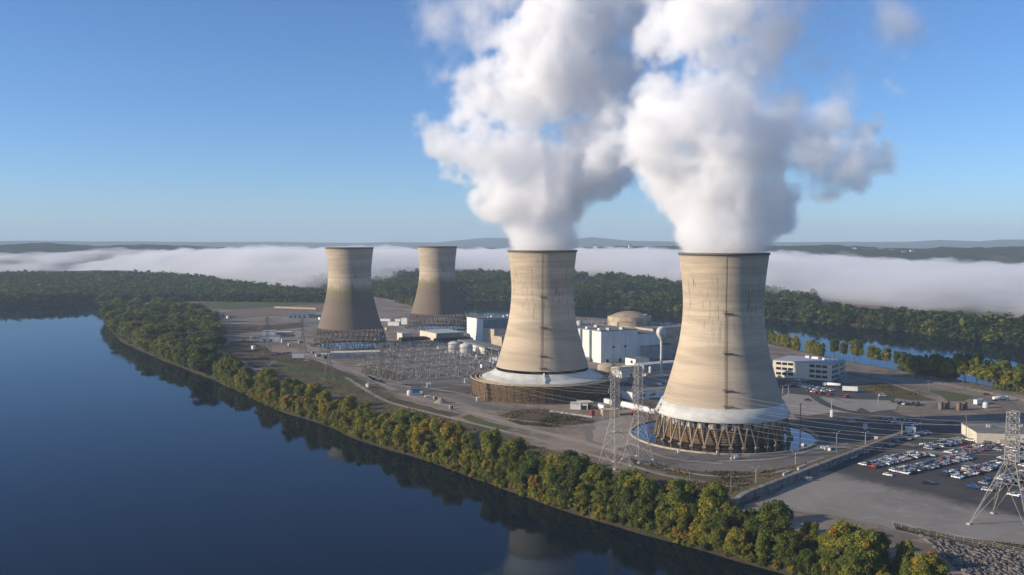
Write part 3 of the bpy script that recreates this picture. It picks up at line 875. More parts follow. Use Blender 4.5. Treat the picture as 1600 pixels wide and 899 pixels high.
def hills():
    az = np.linspace(-900, 2500, 900)                   # direction as photograph column
    R = np.concatenate([np.geomspace(2300, 6500, 90), np.geomspace(6700, 19500, 60)])
    A, RR = np.meshgrid(az, R, indexing='ij')
    dx = (A - 800) / FOC
    Y = RR / np.sqrt(1 + dx * dx); X = Y * dx
    crest = np.interp(A, [-900, 0, 60, 140, 220, 300, 380, 480, 640, 900, 1060, 1200, 1300, 1420, 1520, 1600, 2500],
                      [112, 106, 112, 103, 99, 91, 83, 76, 74, 93, 100, 104, 102, 93, 98, 96, 108])
    Rc = np.interp(A, [-900, 300, 900, 2500], [5200, 5200, 4700, 4300])
    up = np.clip((RR - Rc + 1400) / 1400, 0, 1); up = up * up * (3 - 2 * up)
    down = np.clip((RR - Rc - 300) / 2600, 0, 1); down = down * down * (3 - 2 * down)
    z = -22 + (crest + 22 - 9) * up * (1 - down * 0.75)
    rough = hash_noise(X, Y, 170.0, 31, 5, 0.62)
    z += np.clip(up * 1.5, 0, 1) * (rough * 17 + hash_noise(X, Y, 700.0, 5, 3) * 14) * (RR < 7000) * np.clip((7000 - RR) / 800, 0, 1)
    ridge = np.interp(A, [-900, -100, 200, 440, 560, 620, 680, 700, 760, 790, 840, 880, 925, 985, 1060, 1200, 1420, 1470, 1530, 1560, 1640, 2500],
                      [118, 115, 112, 108, 96, 112, 100, 118, 172, 172, 124, 128, 178, 126, 108, 98, 112, 138, 116, 140, 140, 130])
    rz = np.exp(-((RR - 14500) / 1800.0) ** 2)
    z += rz * (ridge + hash_noise(X, Y, 900.0, 77, 4) * 9)
    mid = np.exp(-((RR - 9500) / 900.0) ** 2) * np.interp(A, [-900, 0, 500, 900, 1600, 2500], [66, 62, 60, 50, 48, 60])
    z += mid
    z = np.where(RR > 17500, z - 40, z)
    V = np.stack([X, Y, z], -1).reshape(-1, 3)
    I = np.arange(V.shape[0]).reshape(A.shape)
    Q = np.stack([I[:-1, :-1], I[1:, :-1], I[1:, 1:], I[:-1, 1:]], -1).reshape(-1, 4)
    t = NT('forest_hill')
    p = t.pos()
    n1 = t.noise(p, 0.0035, 5, 0.6); n2 = t.noise(p, 0.03, 4, 0.7)
    c = t.mix(t.ramp01(n2, 0.3, 0.7), (0.020, 0.030, 0.014), (0.062, 0.07, 0.034))
    c = t.mix(t.math('MULTIPLY', t.ramp01(n1, 0.60, 0.68), 0.55), c, (0.15, 0.13, 0.075))
    mt = t.bsdf(c, 0.95, 0.05, bump=n2, bstr=1.0, bdist=14.0)
    tag(link('valley_hills', np_mesh('valley_hills', V, Q, mt, smooth=True)), 'dark wooded hills beyond the fog', kind='structure')
hills()
# ------------------------------------------------------------------ the four cooling towers
SHELL_ME = shell_mesh([M_SHELL])
SHELL_DIRTY_ME = shell_mesh([M_SHELL_DIRTY])
def cam_angle(x, y, off=0.0):
    """direction from a tower axis towards the camera, in radians"""
    return atan2(-y, -x) + off

def ring(name, prof, mat, parent, n=96, smooth=True):
    m = MB(); m.lathe(prof + [prof[0]], n)
    return m.build(name, mat, parent, smooth)

def legs(parent, N, r_top, z_top, r_bot, z_bot, w, mat, foot=None, lean=1.0):
    """zigzag of slanted columns, each a mesh of its own"""
    mA, mB_ = MB(), MB()
    d = lean * pi / N
    mA.bar((r_bot, 0, z_bot), (r_top * cos(d), r_top * sin(d), z_top), w)
    mB_.bar((r_bot, 0, z_bot), (r_top * cos(d), -r_top * sin(d), z_top), w)
    meA, meB = mA.mesh('leg', mat), mB_.mesh('leg', mat)
    if foot:
        fm = MB(); fm.box((r_bot, 0, z_bot - 1.6), (2.6, 2.2, 2.0)); fme = fm.mesh('footing', foot)
    for k in range(N):
        for me in (meA, meB):
            o = link('leg', me, parent); o.rotation_euler.z = 2 * pi * k / N
        if foot:
            o = link('footing', fme, parent); o.rotation_euler.z = 2 * pi * k / N

def ladder(parent, a, platforms=(78, 54.5, 33)):
    m = MB()
    zs = np.linspace(22.5, platforms[0] + 1.5, 30)
    for z0, z1 in zip(zs[:-1], zs[1:]):
        for s in (-0.4, 0.4):
            r0, r1 = shell_r(z0) + 0.35, shell_r(z1) + 0.35
            m.bar((r0, s, z0), (r1, s, z1), 0.14)
        m.bar((shell_r(z0) + 0.4, -0.45, z0), (shell_r(z0) + 0.4, 0.45, z0), 0.16)
        m.bar((shell_r(z0) + 0.75, -0.4, z0 + 1.2), (shell_r(z0) + 0.75, 0.4, z0 + 1.2), 0.14)
    o = m.build('ladder', M_RUST, parent); o.rotation_euler.z = a
    m = MB()
    zs = np.linspace(platforms[0] + 1, 112, 24)
    for z0, z1 in zip(zs[:-1], zs[1:]):
        m.bar((shell_r(z0) + 0.15, 0, z0), (shell_r(z1) + 0.15, 0, z1), 0.13)
    o = m.build('cable_duct', M_LEG_OLD, parent); o.rotation_euler.z = a + 0.01
    for z in list(platforms) + [24.0]:
        m = MB(); r = shell_r(z)
        m.box((r + 0.7, 1.6, z), (1.5, 6.0, 0.25))
        for y in (-1.6, 0.6, 2.6, 4.5): m.bar((r + 1.4, y, z), (r + 1.4, y, z + 1.2), 0.14)
        m.bar((r + 1.4, -1.4, z + 1.2), (r + 1.4, 4.5, z + 1.2), 0.16)
        m.bar((r + 1.4, 0, z), (r - 0.3, 0, z - 2.2), 0.25)
        o = m.build('platform', M_RUST, parent); o.rotation_euler.z = a

# -- biggest tower, on bare slanted columns in an open basin
T = thing('cooling_tower', 'biggest cooling tower, tan concrete on bare slanted columns above a round open basin', 'cooling tower', (*T_NEAR, 0))
link('shell', SHELL_ME, T)
ring('top_rim', [(27.2, 112.6), (27.9, 112.6), (27.9, 114.0), (26.9, 114.0)], M_RIM, T)
ring('skirt', [(36.7, 22.6), (37.6, 22.4), (41.2, 15.2), (40.9, 14.8), (37.4, 16.6)], M_RIBBED, T, 128)
m = MB(); N = 34
for k in range(N):                                              # scalloped drum behind the column heads
    a0, a1 = 2 * pi * k / N + 0.03, 2 * pi * (k + 1) / N - 0.03
    pr = []
    for j in range(7):
        a = a0 + (a1 - a0) * j / 6
        r = 36.6 + 1.0 * sin(pi * j / 6)
        pr.append((r * cos(a), r * sin(a)))
    b = len(m.v)
    for zz in (10.4, 16.4): m.v += [(x, y, zz) for x, y in pr]
    for j in range(6): m.f.append((b + j, b + j + 1, b + 8 + j, b + 7 + j)); m.m.append(0)
    m.f.append(tuple(range(b, b + 7))[::-1]); m.m.append(0)
m.build('drum', M_WHITE, T, True)
m = MB(); m.lathe([(35.8, 0.2), (35.8, 16.4)], 96); m.build('fill_wall', M_FILL, T, True)
m = MB()
for k in range(7): m.lathe([(36.7, 1.2 + k * 1.45), (36.0, 2.2 + k * 1.45), (35.9, 2.2 + k * 1.45)], 68)
m.build('louvre_screen', M_SCREEN, T)
legs(T, 34, 38.9, 16.0, 41.6, 0.7, 0.8, M_LEG, M_LEG)
m = MB(); m.lathe([(0.1, 0.35), (56.2, 0.35)], 96); m.build('basin_water', M_POOL, T)
ring('basin_wall', [(56.2, -1.0), (57.3, -1.0), (57.3, 1.1), (56.2, 1.1)], M_CURB, T, 128, False)
ladder(T, cam_angle(*T_NEAR, 0.055))
a = cam_angle(*T_NEAR, -1.25)
m = MB()
for q in range(5):                                               # stair tower on the flank of the skirt
    z = 1 + q * 4.2
    for s in (-1.6, 1.6): m.bar((44.0, s, z), (44.0 - 0.6, s, z + 4.2), 0.3); m.bar((46.5, s, z), (46.5 - 0.6, s, z + 4.2), 0.3)
    m.bar((44, -1.6, z), (46.3, 1.6, z + 4.2), 0.35); m.box((45.2, 0, z + 4.1), (3, 3.6, 0.25))
o = m.build('stair', M_RUST, T); o.rotation_euler.z = a
m = MB()
for q in range(6):
    z = 1 + q * 3.6
    for s in (-1.4, 1.4): m.bar((47.0, s, z), (46.8, s, z + 3.6), 0.3)
    m.bar((47, -1.4, z), (47, 1.4, z + 3.6), 0.35)
o = m.build('stair', M_RUST, T); o.rotation_euler.z = cam_angle(*T_NEAR, 1.42)

# -- tower standing in the wide brown ringed basin
T = thing('cooling_tower', 'tan cooling tower rising from a wide brown louvred ring with a white sloping apron', 'cooling tower', (*T_MID, 0))
link('shell', SHELL_ME, T)
ring('top_rim', [(27.2, 112.6), (27.9, 112.6), (27.9, 114.0), (26.9, 114.0)], M_RIM, T)
ring('apron', [(37.0, 19.3), (42.0, 15.9), (48.4, 13.6), (48.4, 13.2), (41.8, 15.4), (36.6, 18.9)], M_RIBBED, T, 160, False)
m = MB(); m.lathe([(36.6, 19.5), (36.6, 12), (36.6, 0.0)], 96); m.build('inner_wall', M_FILL, T, True)
ring('deck', [(48.3, 13.0), (57.4, 12.6), (57.4, 12.1), (48.3, 12.4)], M_FILL, T, 128, False)
for r, z in ((50.0, 13.1), (53.4, 13.0), (56.8, 12.9)):
    ring('pipe_ring', [(r + 0.55 * cos(q * pi / 3), z + 0.55 * sin(q * pi / 3) + 0.2) for q in range(6)], M_CURB, T, 128)
m = MB(); m.lathe([(55.4, 0.0), (57.2, 12.3)], 160); m.build('louvre_wall', M_FILL, T, True)
m = MB()
for k in range(11):
    z = 0.8 + k * 1.08; r = 55.4 + z * 0.146
    m.lathe([(r + 0.05, z + 0.75), (r + 0.85, z), (r + 0.85, z + 0.1)], 120)
m.build('louvre_screen', M_SCREEN, T)
pm = MB(); pm.bar((56.3, 0, 0), (57.9, 0, 12.6), 0.26)
pme = pm.mesh('wall_post', M_SCREEN)
for k in range(60):
    o = link('wall_post', pme, T); o.rotation_euler.z = 2 * pi * k / 60
ring('basin_wall', [(55.6, -1.0), (58.2, -1.0), (58.2, 0.6), (55.6, 0.6)], M_SCREEN, T, 128, False)
rm = MB()
for k in range(72):
    a = 2 * pi * k / 72
    rm.bar((58.0 * cos(a), 58.0 * sin(a), 12.8), (58.0 * cos(a), 58.0 * sin(a), 14.1), 0.12)
rm.lathe([(57.95, 14.0), (58.1, 14.0), (58.1, 14.15), (57.95, 14.15), (57.95, 14.0)], 120)
rm.build('railing', M_CURB, T)
ca = cam_angle(*T_MID)
m = MB(); m.bar((37.0, 0.6, 20.0), (48.2, 0.6, 14.3), 1.3); m.box((49.0, 0.6, 12.9), (2.2, 2.2, 1.8))
o = m.build('roof_duct', M_WHITE, T); o.rotation_euler.z = ca + 0.02
ladder(T, cam_angle(*T_MID, -0.02))
m = MB()
for q in range(4):
    z = q * 3.2
    for s in (-1.5, 1.5): m.bar((58.6 + z * 0.12, s, z), (59.0 + z * 0.12, s, z + 3.2), 0.3); m.bar((61, s, z), (61, s, z + 3.2), 0.3)
    m.bar((60, -1.5, z), (60, 1.5, z + 3.2), 0.35); m.box((60, 0, z + 3.1), (3, 3.2, 0.2))
o = m.build('stair', M_LEG, T); o.rotation_euler.z = ca - 0.82

# -- the two idle towers
def idle_tower(loc, label):
    T = thing('cooling_tower', label, 'cooling tower', (*loc, 0))
    link('shell', SHELL_DIRTY_ME, T)
    ring('top_rim', [(27.2, 112.6), (27.9, 112.6), (27.9, 114.0), (26.9, 114.0)], M_RIM, T)
    legs(T, 40, 37.2, 21.8, 43.6, 0.2, 0.55, M_LEG_OLD, None, 2.6)
    for r, z in ((42.0, 6.5), (40.2, 13.0)):
        ring('ring_beam', [(r - 0.25, z - 0.25), (r + 0.25, z - 0.25), (r + 0.25, z + 0.25), (r - 0.25, z + 0.25)], M_LEG_OLD, T, 72, False)
    m = MB(); rng = random.Random(int(loc[1]))
    for k in range(64):                                           # the stripped timber frame inside
        a = 2 * pi * k / 64 + rng.uniform(-0.02, 0.02); r = rng.choice((26, 30, 34, 37.5)); h = rng.uniform(5, 15)
        m.bar((r * cos(a), r * sin(a), 0), ((r - 2.5) * cos(a + rng.uniform(-.1, .1)), (r - 2.5) * sin(a + rng.uniform(-.1, .1)), h), 0.42)
    for k in range(40):
        a = 2 * pi * k / 40; r = rng.choice((27, 31, 36)); z = rng.choice((7, 11, 14, 18)); a2 = a + rng.uniform(0.1, 0.35)
        m.bar((r * cos(a), r * sin(a), z), (r * cos(a2), r * sin(a2), z + rng.uniform(-2, 2)), 0.4)
    m.build('inner_frame', M_LEG_OLD, T)
    m = MB(); m.lathe([(0.1, 0.3), (44.6, 0.3)], 72); m.build('basin_water', M_POOL, T)
    ring('basin_wall', [(44.6, -0.5), (46.2, -0.5), (46.2, 1.4), (44.6, 1.4)], M_LEG_OLD, T, 72, False)
    m = MB(); zs = np.linspace(22.5, 74, 18)
    for z0, z1 in zip(zs[:-1], zs[1:]): m.bar((shell_r(z0) + 0.4, 0, z0), (shell_r(z1) + 0.4, 0, z1), 0.55)
    o = m.build('cable_duct', M_LEG_OLD, T); o.rotation_euler.z = cam_angle(*loc, 0.10)
idle_tower(T_FAR, 'idle stained cooling tower on dense grey legs, nearer the field and the river bend')
idle_tower(T_LAST, 'idle stained cooling tower on dense grey legs behind the switchyard')
# ------------------------------------------------------------------ plant buildings
U2, V2 = Vector((0.853, 0.522)), Vector((-0.522, 0.853))        # the plant's own grid
GRID = atan2(U2.y, U2.x)
M_CREAM = flat_mat('cream_wall', (0.62, 0.57, 0.46), 0.8, 0.2, var=0.12, scale=0.2)
M_TAN = flat_mat('tan_wall', (0.46, 0.38, 0.28), 0.9, 0.2, var=0.2, scale=0.12)
M_GREY = flat_mat('grey_wall', (0.34, 0.34, 0.33), 0.85, 0.2, var=0.2, scale=0.2)
M_DARK = flat_mat('dark_recess', (0.035, 0.035, 0.038), 0.8, 0.2)
M_ROOFG = flat_mat('grey_roof', (0.20, 0.195, 0.185), 0.9, 0.15, var=0.3, scale=0.15)
M_ROOFL = flat_mat('pale_roof', (0.45, 0.45, 0.44), 0.8, 0.2, var=0.2, scale=0.15)
M_GREENW = flat_mat('green_grey_cladding', (0.20, 0.25, 0.25), 0.7, 0.25, var=0.2, scale=0.1)
M_PILLAR = flat_mat('brown_stone', (0.17, 0.14, 0.115), 0.9, 0.15, var=0.3, scale=0.8)
M_GLASS = NT('window_glass').bsdf((0.02, 0.024, 0.03), 0.12, 0.5)
M_STEEL = flat_mat('galvanised_steel', (0.40, 0.41, 0.42), 0.55, 0.4, 0.25, var=0.2, scale=0.6)
M_DOME = flat_mat('containment_concrete', (0.46, 0.385, 0.285), 0.95, 0.12, var=0.3, scale=0.09)
M_DOMECAP = flat_mat('dome_concrete', (0.36, 0.275, 0.195), 0.95, 0.12, var=0.25, scale=0.08)
M_RED = flat_mat('red_paint', (0.42, 0.035, 0.03), 0.45, 0.4)
M_BLUE = flat_mat('blue_sheet', (0.04, 0.16, 0.36), 0.6, 0.3)
M_GREEN = flat_mat('green_paint', (0.05, 0.13, 0.09), 0.6, 0.3)
M_TANK = flat_mat('tank_paint', (0.55, 0.54, 0.51), 0.6, 0.3, var=0.2, scale=0.2)
t = NT('corrugated_white')
o_ = t.obj(); s_ = t.n('SeparateXYZ', {'Vector': o_})
rib = t.math('FRACT', t.math('MULTIPLY', t.math('ADD', s_.outputs[0], s_.outputs[1]), 0.45))
nn = t.noise(t.scale(o_, (0.15, 0.15, 0.04)), 1.0, 4, 0.6)
cc = t.mix(t.ramp01(nn, 0.35, 0.75), (0.58, 0.60, 0.58), (0.68, 0.69, 0.66))
cc = t.mix(t.math('MULTIPLY', t.math('GREATER_THAN', rib, 0.9), 0.3), cc, (0.4, 0.42, 0.43))
M_CORR = t.bsdf(cc, 0.6, 0.3)

def block(name, label, px, w, d, h, wall, roof, rz=GRID, parent=None, corner=True, cat='building', parapet=0.6, windows=None, doors=None, group=None, gable=False):
    """a building on the ground. px: pixel of its front base corner (corner=True: the corner between the long shaded side along +x and the lit side along +y)
    or an exact (x, y). w along local x, d along local y"""
    q = G(*px) if corner else Vector((px[0], px[1], 0))
    T = thing(name, label, cat, (q.x, q.y, 0), rz, group)
    m = MB()
    if gable:
        e = h * 0.72
        m.add([(0, 0, 0), (w, 0, 0), (w, d, 0), (0, d, 0), (0, 0, e), (w, 0, e), (w, d, e), (0, d, e), (0, d / 2, h), (w, d / 2, h)],
              [(0, 1, 5, 4), (1, 2, 6, 9, 5), (2, 3, 7, 6), (3, 0, 4, 8, 7)])
        m.build('wall', wall, T)
        r = MB()
        for s in (0, 1):
            y0, y1 = ((-0.5, d / 2), (d + 0.5, d / 2))[s]
            z0 = e - (h - e) * 0.5 / (d / 2)
            vs_ = [(-0.4, y0, z0 + 0.02), (w + 0.4, y0, z0 + 0.02), (w + 0.4, y1, h + 0.02), (-0.4, y1, h + 0.02)]
            vs_ += [(x, y, z + 0.3) for x, y, z in vs_]
            r.add(vs_, [(0, 1, 2, 3), (4, 5, 6, 7), (0, 1, 5, 4), (3, 0, 4, 7), (1, 2, 6, 5)])
        r.build('roof', roof, T)
    else:
        m.box((w / 2, d / 2, 0), (w, d, h))
        m.build('wall', wall, T)
        r = MB()
        r.box((w / 2, d / 2, h + 0.003), (w + 0.4, d + 0.4, 0.25))
        if parapet:
            for c, s in (((w / 2, 0), (w + 0.5, 0.4)), ((w / 2, d), (w + 0.5, 0.4)), ((0, d / 2), (0.4, d - 0.4)), ((w, d / 2), (0.4, d - 0.4))):
                r.box((c[0], c[1], h + 0.26), (s[0], s[1], parapet))
        r.build('roof', roof, T)
    for (side, u, z, ww, hh) in (windows or []):
        f = MB()
        if side == 'x': f.box((u, -0.05, z), (ww, 0.12, hh))
        elif side == 'y': f.box((-0.05, u, z), (0.12, ww, hh))
        elif side == 'X': f.box((w + 0.05, u, z), (0.12, ww, hh))
        f.build('window', M_GLASS, T)
    for (side, u, ww, hh) in (doors or []):
        f = MB()
        if side == 'x': f.box((u, -0.06, 0.02), (ww, 0.14, hh))
        else: f.box((-0.06, u, 0.02), (0.14, ww, hh))
        f.build('door', M_DARK, T)
    return T

def part_box(T, name, c, s, mat, rz=0.0):
    m = MB(); m.box(c, s, rz); return m.build(name, mat, T)

# turbine hall
T = block('turbine_hall', 'tall white clad turbine hall beside the round containment building', (939, 568), 46, 72, 31.5, M_CORR, M_ROOFG)
part_box(T, 'annexe', (62, 26, 0), (31.9, 50, 26.5), M_CORR)
part_box(T, 'annexe_roof', (62, 26, 26.51), (32.5, 50.5, 0.5), M_ROOFG)
for y in (17, 33): 
    m = MB(); m.bar((-0.8, y, 0), (-0.8, y, 31.8), 2.0, n=8); m.build('downpipe', M_GREENW, T)
for y, s in ((10, 4), (30, 5), (48, 4), (64, 6)): part_box(T, 'roof_vent', (6, y, 31.8), (s, 3, 2.2), M_WHITE)
for x, y in ((14, 6), (30, 5), (24, 40)): part_box(T, 'roof_unit', (x, y, 31.8), (3.5, 5, 2.4), M_ROOFL)
m = MB(); m.lathe([(3.2, 31.8), (3.2, 36), (2.6, 37), (0.1, 37.4)], 16, (18, 62, 0)); m.build('roof_tank', M_ROOFL, T, True)
for x, y, h in ((4, 70, 9), (16, 68, 7), (28, 60, 8), (34, 62, 7), (40, 50, 6)):
    m = MB(); m.bar((x, y, 31.7), (x, y, 31.7 + h), 0.35); m.build('mast', M_STEEL, T)
for x in (15, 30.5): part_box(T, 'seam', (x, -0.06, 0.3), (0.3, 0.2, 31), M_GREY)
for x in (15.5, 30): part_box(T, 'wall_vent', (x, -0.3, 14.5), (2.6, 0.6, 1.6), M_DARK)
part_box(T, 'annexe_window', (68, 0.85, 8.5), (14, 0.4, 3.6), M_GREENW)
for x in (8, 24, 40, 55, 70): part_box(T, 'door', (x, -0.09 if x < 46 else 0.9, 0.02), (3, 0.3, 3.4), M_DARK)
part_box(T, 'lean_to', (-4.0, 22, 0.01), (8, 12, 4.4), M_CREAM)

# reactor containment
c = Vector((133.5, 1075))
T = thing('containment_building', 'round tan concrete containment building with a low dome', 'building', (c.x, c.y, 0), cam_angle(c.x, c.y))
m = MB(); m.lathe([(23.6, 0), (23.6, 31.0)], 96); m.build('wall', M_DOME, T, True)
m = MB(); m.lathe([(23.6, 31.0), (24.6, 31.0), (24.6, 36.0), (23.2, 36.0), (23.2, 35.6), (20, 35.6)], 96); m.build('ring_girder', M_DOME, T)
m = MB(); R0 = 34.0; m.lathe([(R0 * sin(a), 35.7 - 25.6 + R0 * cos(a) - 0.4 - 0.0) for a in np.linspace(0.715, 0.003, 16)], 96)
for i, v in enumerate(m.v): m.v[i] = (v[0], v[1], 35.6 + (v[2] - 35.3) * 0.72)
m.build('dome', M_DOMECAP, T, True)
m = MB(); m.lathe([(23.7, 28.2), (24.2, 28.2), (24.2, 29.2), (23.7, 29.2)], 96); m.build('cornice', M_DOME, T)
for a in (-0.62, 0.28, 1.35, -1.5):
    m = MB(); m.box((24.0, 0, 0.02), (1.6, 3.0, 31)); o = m.build('buttress', M_DOME, T); o.rotation_euler.z = a
for a in (-0.55,):
    m = MB(); m.box((23.8, 0, 19), (1.0, 1.8, 7.5)); o = m.build('opening', M_DARK, T); o.rotation_euler.z = a
for a, s in ((1.2, 2), (1.6, 3)):
    m = MB(); m.box((18, 0, 35.7), (s, 3, 2.6)); o = m.build('roof_unit', M_WHITE, T); o.rotation_euler.z = a

def on(px, py, z=0.0): return G(px, py, z)
block('auxiliary_building', 'tan building with a dark flat roof behind the water tower', (1020, 552), 62, 30, 26, M_TAN, M_ROOFG, parapet=0.3)
block('auxiliary_building', 'low tan block half hidden by the water tower bulb', (1030, 553), 22, 14, 15.5, M_TAN, M_ROOFG, rz=GRID - 0.3, parapet=0.3)
block('fuel_building', 'dark grey block below the containment building', (1004, 563), 40, 24, 13.5, M_GREY, M_ROOFG)
block('service_building', 'small white flat roofed building with a round dark vent', (993, 573), 17, 16, 7.0, M_WHITE, M_ROOFG, windows=[('y', 6, 2.6, 3.4, 2.6)], parapet=0)
block('service_building', 'long low grey building below the fuel building', (1006, 580), 46, 14, 5.5, M_GREY, M_ROOFL, parapet=0)
block('pump_house', 'little white gabled house in front of the white hall', (971, 591), 16, 13, 7.4, M_WHITE, M_ROOFG, gable=True, doors=[('x', 11, 3, 3)])
block('long_shed', 'long low shed with a pale roof behind the gabled house', (960, 583), 34, 9, 4.4, M_GREY, M_CREAM, parapet=0)
block('workshop', 'grey workshop with a white end wall beside the biggest tower', (988, 626), 42, 22, 6.0, M_WHITE, M_ROOFG, parapet=0, windows=[('x', 10, 2, 5, 1.6), ('x', 20, 2, 5, 1.6)])
block('workshop', 'low dark workshop behind the biggest tower', (1000, 604), 40, 16, 5.0, M_GREY, M_ROOFG, parapet=0)
block('equipment_shed', 'cream equipment shed before the ringed basin', (891, 640), 12.5, 8, 4.2, M_WHITE, M_ROOFL, rz=-0.12, parapet=0, doors=[('x', 10.0, 3.4, 3)])
block('equipment_shed', 'open fronted shed with a pale roof before the ringed basin', (907.5, 640.5), 9.5, 9.5, 4.8, M_ROOFG, M_CREAM, rz=0.25, parapet=0, doors=[('x', 4.5, 6, 3.6)])
block('pump_shelter', 'small tan shelter beside the big basin', (942, 651), 12, 8, 4.2, M_TAN, M_TAN, rz=0.1, parapet=0)
T = thing('domed_tank', 'low concrete tank with a domed roof beside the ringed basin', 'tank', on(948.5, 580)[:])
m = MB(); m.lathe([(9.0, 0), (9.0, 4.6)], 40); m.build('tank_wall', M_DOME, T, True)
m = MB(); m.lathe([(9.15, 4.6), (8.2, 6.0), (5.5, 7.3), (0.1, 7.9)], 40); m.build('roof', M_DOME, T, True)
T = thing('domed_tank', 'smaller domed tank beside the gabled house', 'tank', on(965, 583)[:])
m = MB(); m.lathe([(5.6, 0), (5.6, 4.2)], 32); m.build('tank_wall', M_DOME, T, True)
m = MB(); m.lathe([(5.75, 4.2), (5.0, 5.2), (3, 6.0), (0.1, 6.3)], 32); m.build('roof', M_DOME, T, True)
# white storage pipe
a, b = G(972, 632, 2.2), G(1026, 644, 2.2)
T = thing('storage_cylinder', 'long white horizontal cylinder beside the big basin', 'tank', (a.x, a.y, 0))
d = b - a
m = MB(); m.tube([(0, 0, 2.4), (d.x * 0.01, d.y * 0.01, 2.4), tuple((d * 0.99) + Vector((0, 0, 2.4))), tuple(d + Vector((0, 0, 2.4)))], [1.6, 2.2, 2.2, 1.6], 16); m.build('body', M_WHITE, T, True)
for f in (0.1, 0.37, 0.64, 0.9):
    part_box(T, 'support', (d.x * f, d.y * f, 0), (1.2, 4.2, 0.9), M_CONC, atan2(d.y, d.x))
# water tower
q = on(1033, 598)
T = thing('water_tower', 'pale water tower with a round bulb on a single column', 'water tower', (q.x, q.y, 0))
m = MB(); m.lathe([(2.6, 0), (2.2, 2.0), (1.15, 5.0), (1.0, 30), (1.1, 36.4)], 24); m.build('column', M_TANK, T, True)
m = MB(); m.lathe([(1.1, 36.3), (2.5, 38.3), (3.9, 40.6), (4.5, 43.0), (4.3, 45.2), (3.3, 47.0), (1.8, 48.0), (0.05, 48.3)], 32); m.build('bulb', M_TANK, T, True)
part_box(T, 'base_hut', (0, 0, 0.01), (7, 6, 2.4), M_GREY)

# north side of the wide basin
T = block('turbine_hall', 'white faced hall with dark green sides beside the tan stepped block', (754.5, 534), 64, 40, 27.0, M_WHITE, M_ROOFG, parapet=0.3)
part_box(T, 'dark_side_panel', (32.2, -0.1, 0.02), (63.4, 0.3, 26.5), M_GREENW)  # thin green-grey panel over one side of the white hall
for x, y in ((14, 10), (24, 20), (38, 14), (50, 24)): part_box(T, 'roof_vent', (x, y, 27.26), (2.4, 2.4, 1.8), M_WHITE)
part_box(T, 'wall_vent', (-0.2, 16, 4), (0.4, 1.6, 1.4), M_DARK)
block('stepped_block', 'tall tan concrete block against the white faced hall', (772, 540), 34, 27, 18.5, M_TAN, M_ROOFG, parapet=0.3)
block('stepped_block', 'lower tan concrete block at the end of the stepped row', (784, 545), 34, 19, 13.0, M_TAN, M_ROOFG, parapet=0.3)
block('dark_hall', 'dark clad hall behind the stepped tan blocks', (768, 530), 60, 40, 15, M_GREENW, M_ROOFG, rz=-0.2, parapet=0)
T = block('warehouse', 'long low warehouse with a cream end, in front of the rear idle tower', (682, 533), 38, 46, 9.0, M_CREAM, M_ROOFL, parapet=0)
part_box(T, 'dark_side_panel', (19, -0.1, 0.02), (37.6, 0.3, 8.7), M_GREENW)  # green-grey panel puts the shade of this side into its colour
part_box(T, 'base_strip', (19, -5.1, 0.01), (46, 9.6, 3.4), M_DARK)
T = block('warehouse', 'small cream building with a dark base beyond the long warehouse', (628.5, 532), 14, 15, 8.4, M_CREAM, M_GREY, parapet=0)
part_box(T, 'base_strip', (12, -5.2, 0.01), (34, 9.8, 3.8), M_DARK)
for px, w, h, lb in (((606, 509), 17, 5.5, 'low white shed beyond the switchyard'), ((627, 507), 9, 9, 'square cream shed close to the rear idle tower legs'), ((617, 503), 9, 4.0, 'tiny white shed behind the low white shed'), ((594, 502), 16, 3.5, 'long grey shed by the pale plant road'), ((570, 498), 26, 2.6, 'low grey wall building at the far plant road')):
    block('shed', lb, px, w, 9, h, M_WHITE if w < 20 else M_GREY, M_ROOFL, rz=-0.25, parapet=0)
# storage tanks
for px, lb in (((709.5, 553), 'upright storage tank with a domed top, nearer the long warehouse'), ((728, 556.5), 'upright storage tank with a domed top, nearer the ringed basin')):
    q = on(*px); T = thing('storage_tank', lb, 'tank', (q.x, q.y + 7, 0), 0, 'twin storage tanks by the switchyard')
    m = MB(); m.lathe([(6.9, 0), (6.9, 10.4)], 40); m.build('tank_wall', M_TANK, T, True)
    m = MB(); m.lathe([(7.05, 10.3), (6.0, 11.6), (3.5, 12.6), (0.1, 13.0)], 40); m.build('roof', M_TANK, T, True)
    m = MB()
    for k in range(10):
        a = 2 * pi * k / 10; m.bar((7.1 * cos(a), 7.1 * sin(a), 0), (7.1 * cos(a), 7.1 * sin(a), 10.5), 0.2)
    m.build('rib', M_GREY, T)
    for k in range(3):
        a = -pi / 2 - 0.6 + k * 0.5; part_box(T, 'valve_box', (8.6 * cos(a), 8.6 * sin(a), 0), (2, 2, 2.6), M_WHITE)
q = on(722.5, 528); T = thing('gas_sphere', 'small white gas sphere at the end of the warehouse', 'tank', (q.x, q.y, 0))
m = MB(); m.lathe([(0.05, 1.0), (1.9, 1.6), (2.9, 3.8), (2.6, 5.6), (1.4, 6.6), (0.05, 6.9)], 20); m.build('sphere', M_WHITE, T, True)
m = MB()
for k in range(4): m.bar((2 * cos(k * pi / 2), 2 * sin(k * pi / 2), 0), (2 * cos(k * pi / 2), 2 * sin(k * pi / 2), 3.2), 0.4)
m.build('stand', M_GREY, T)
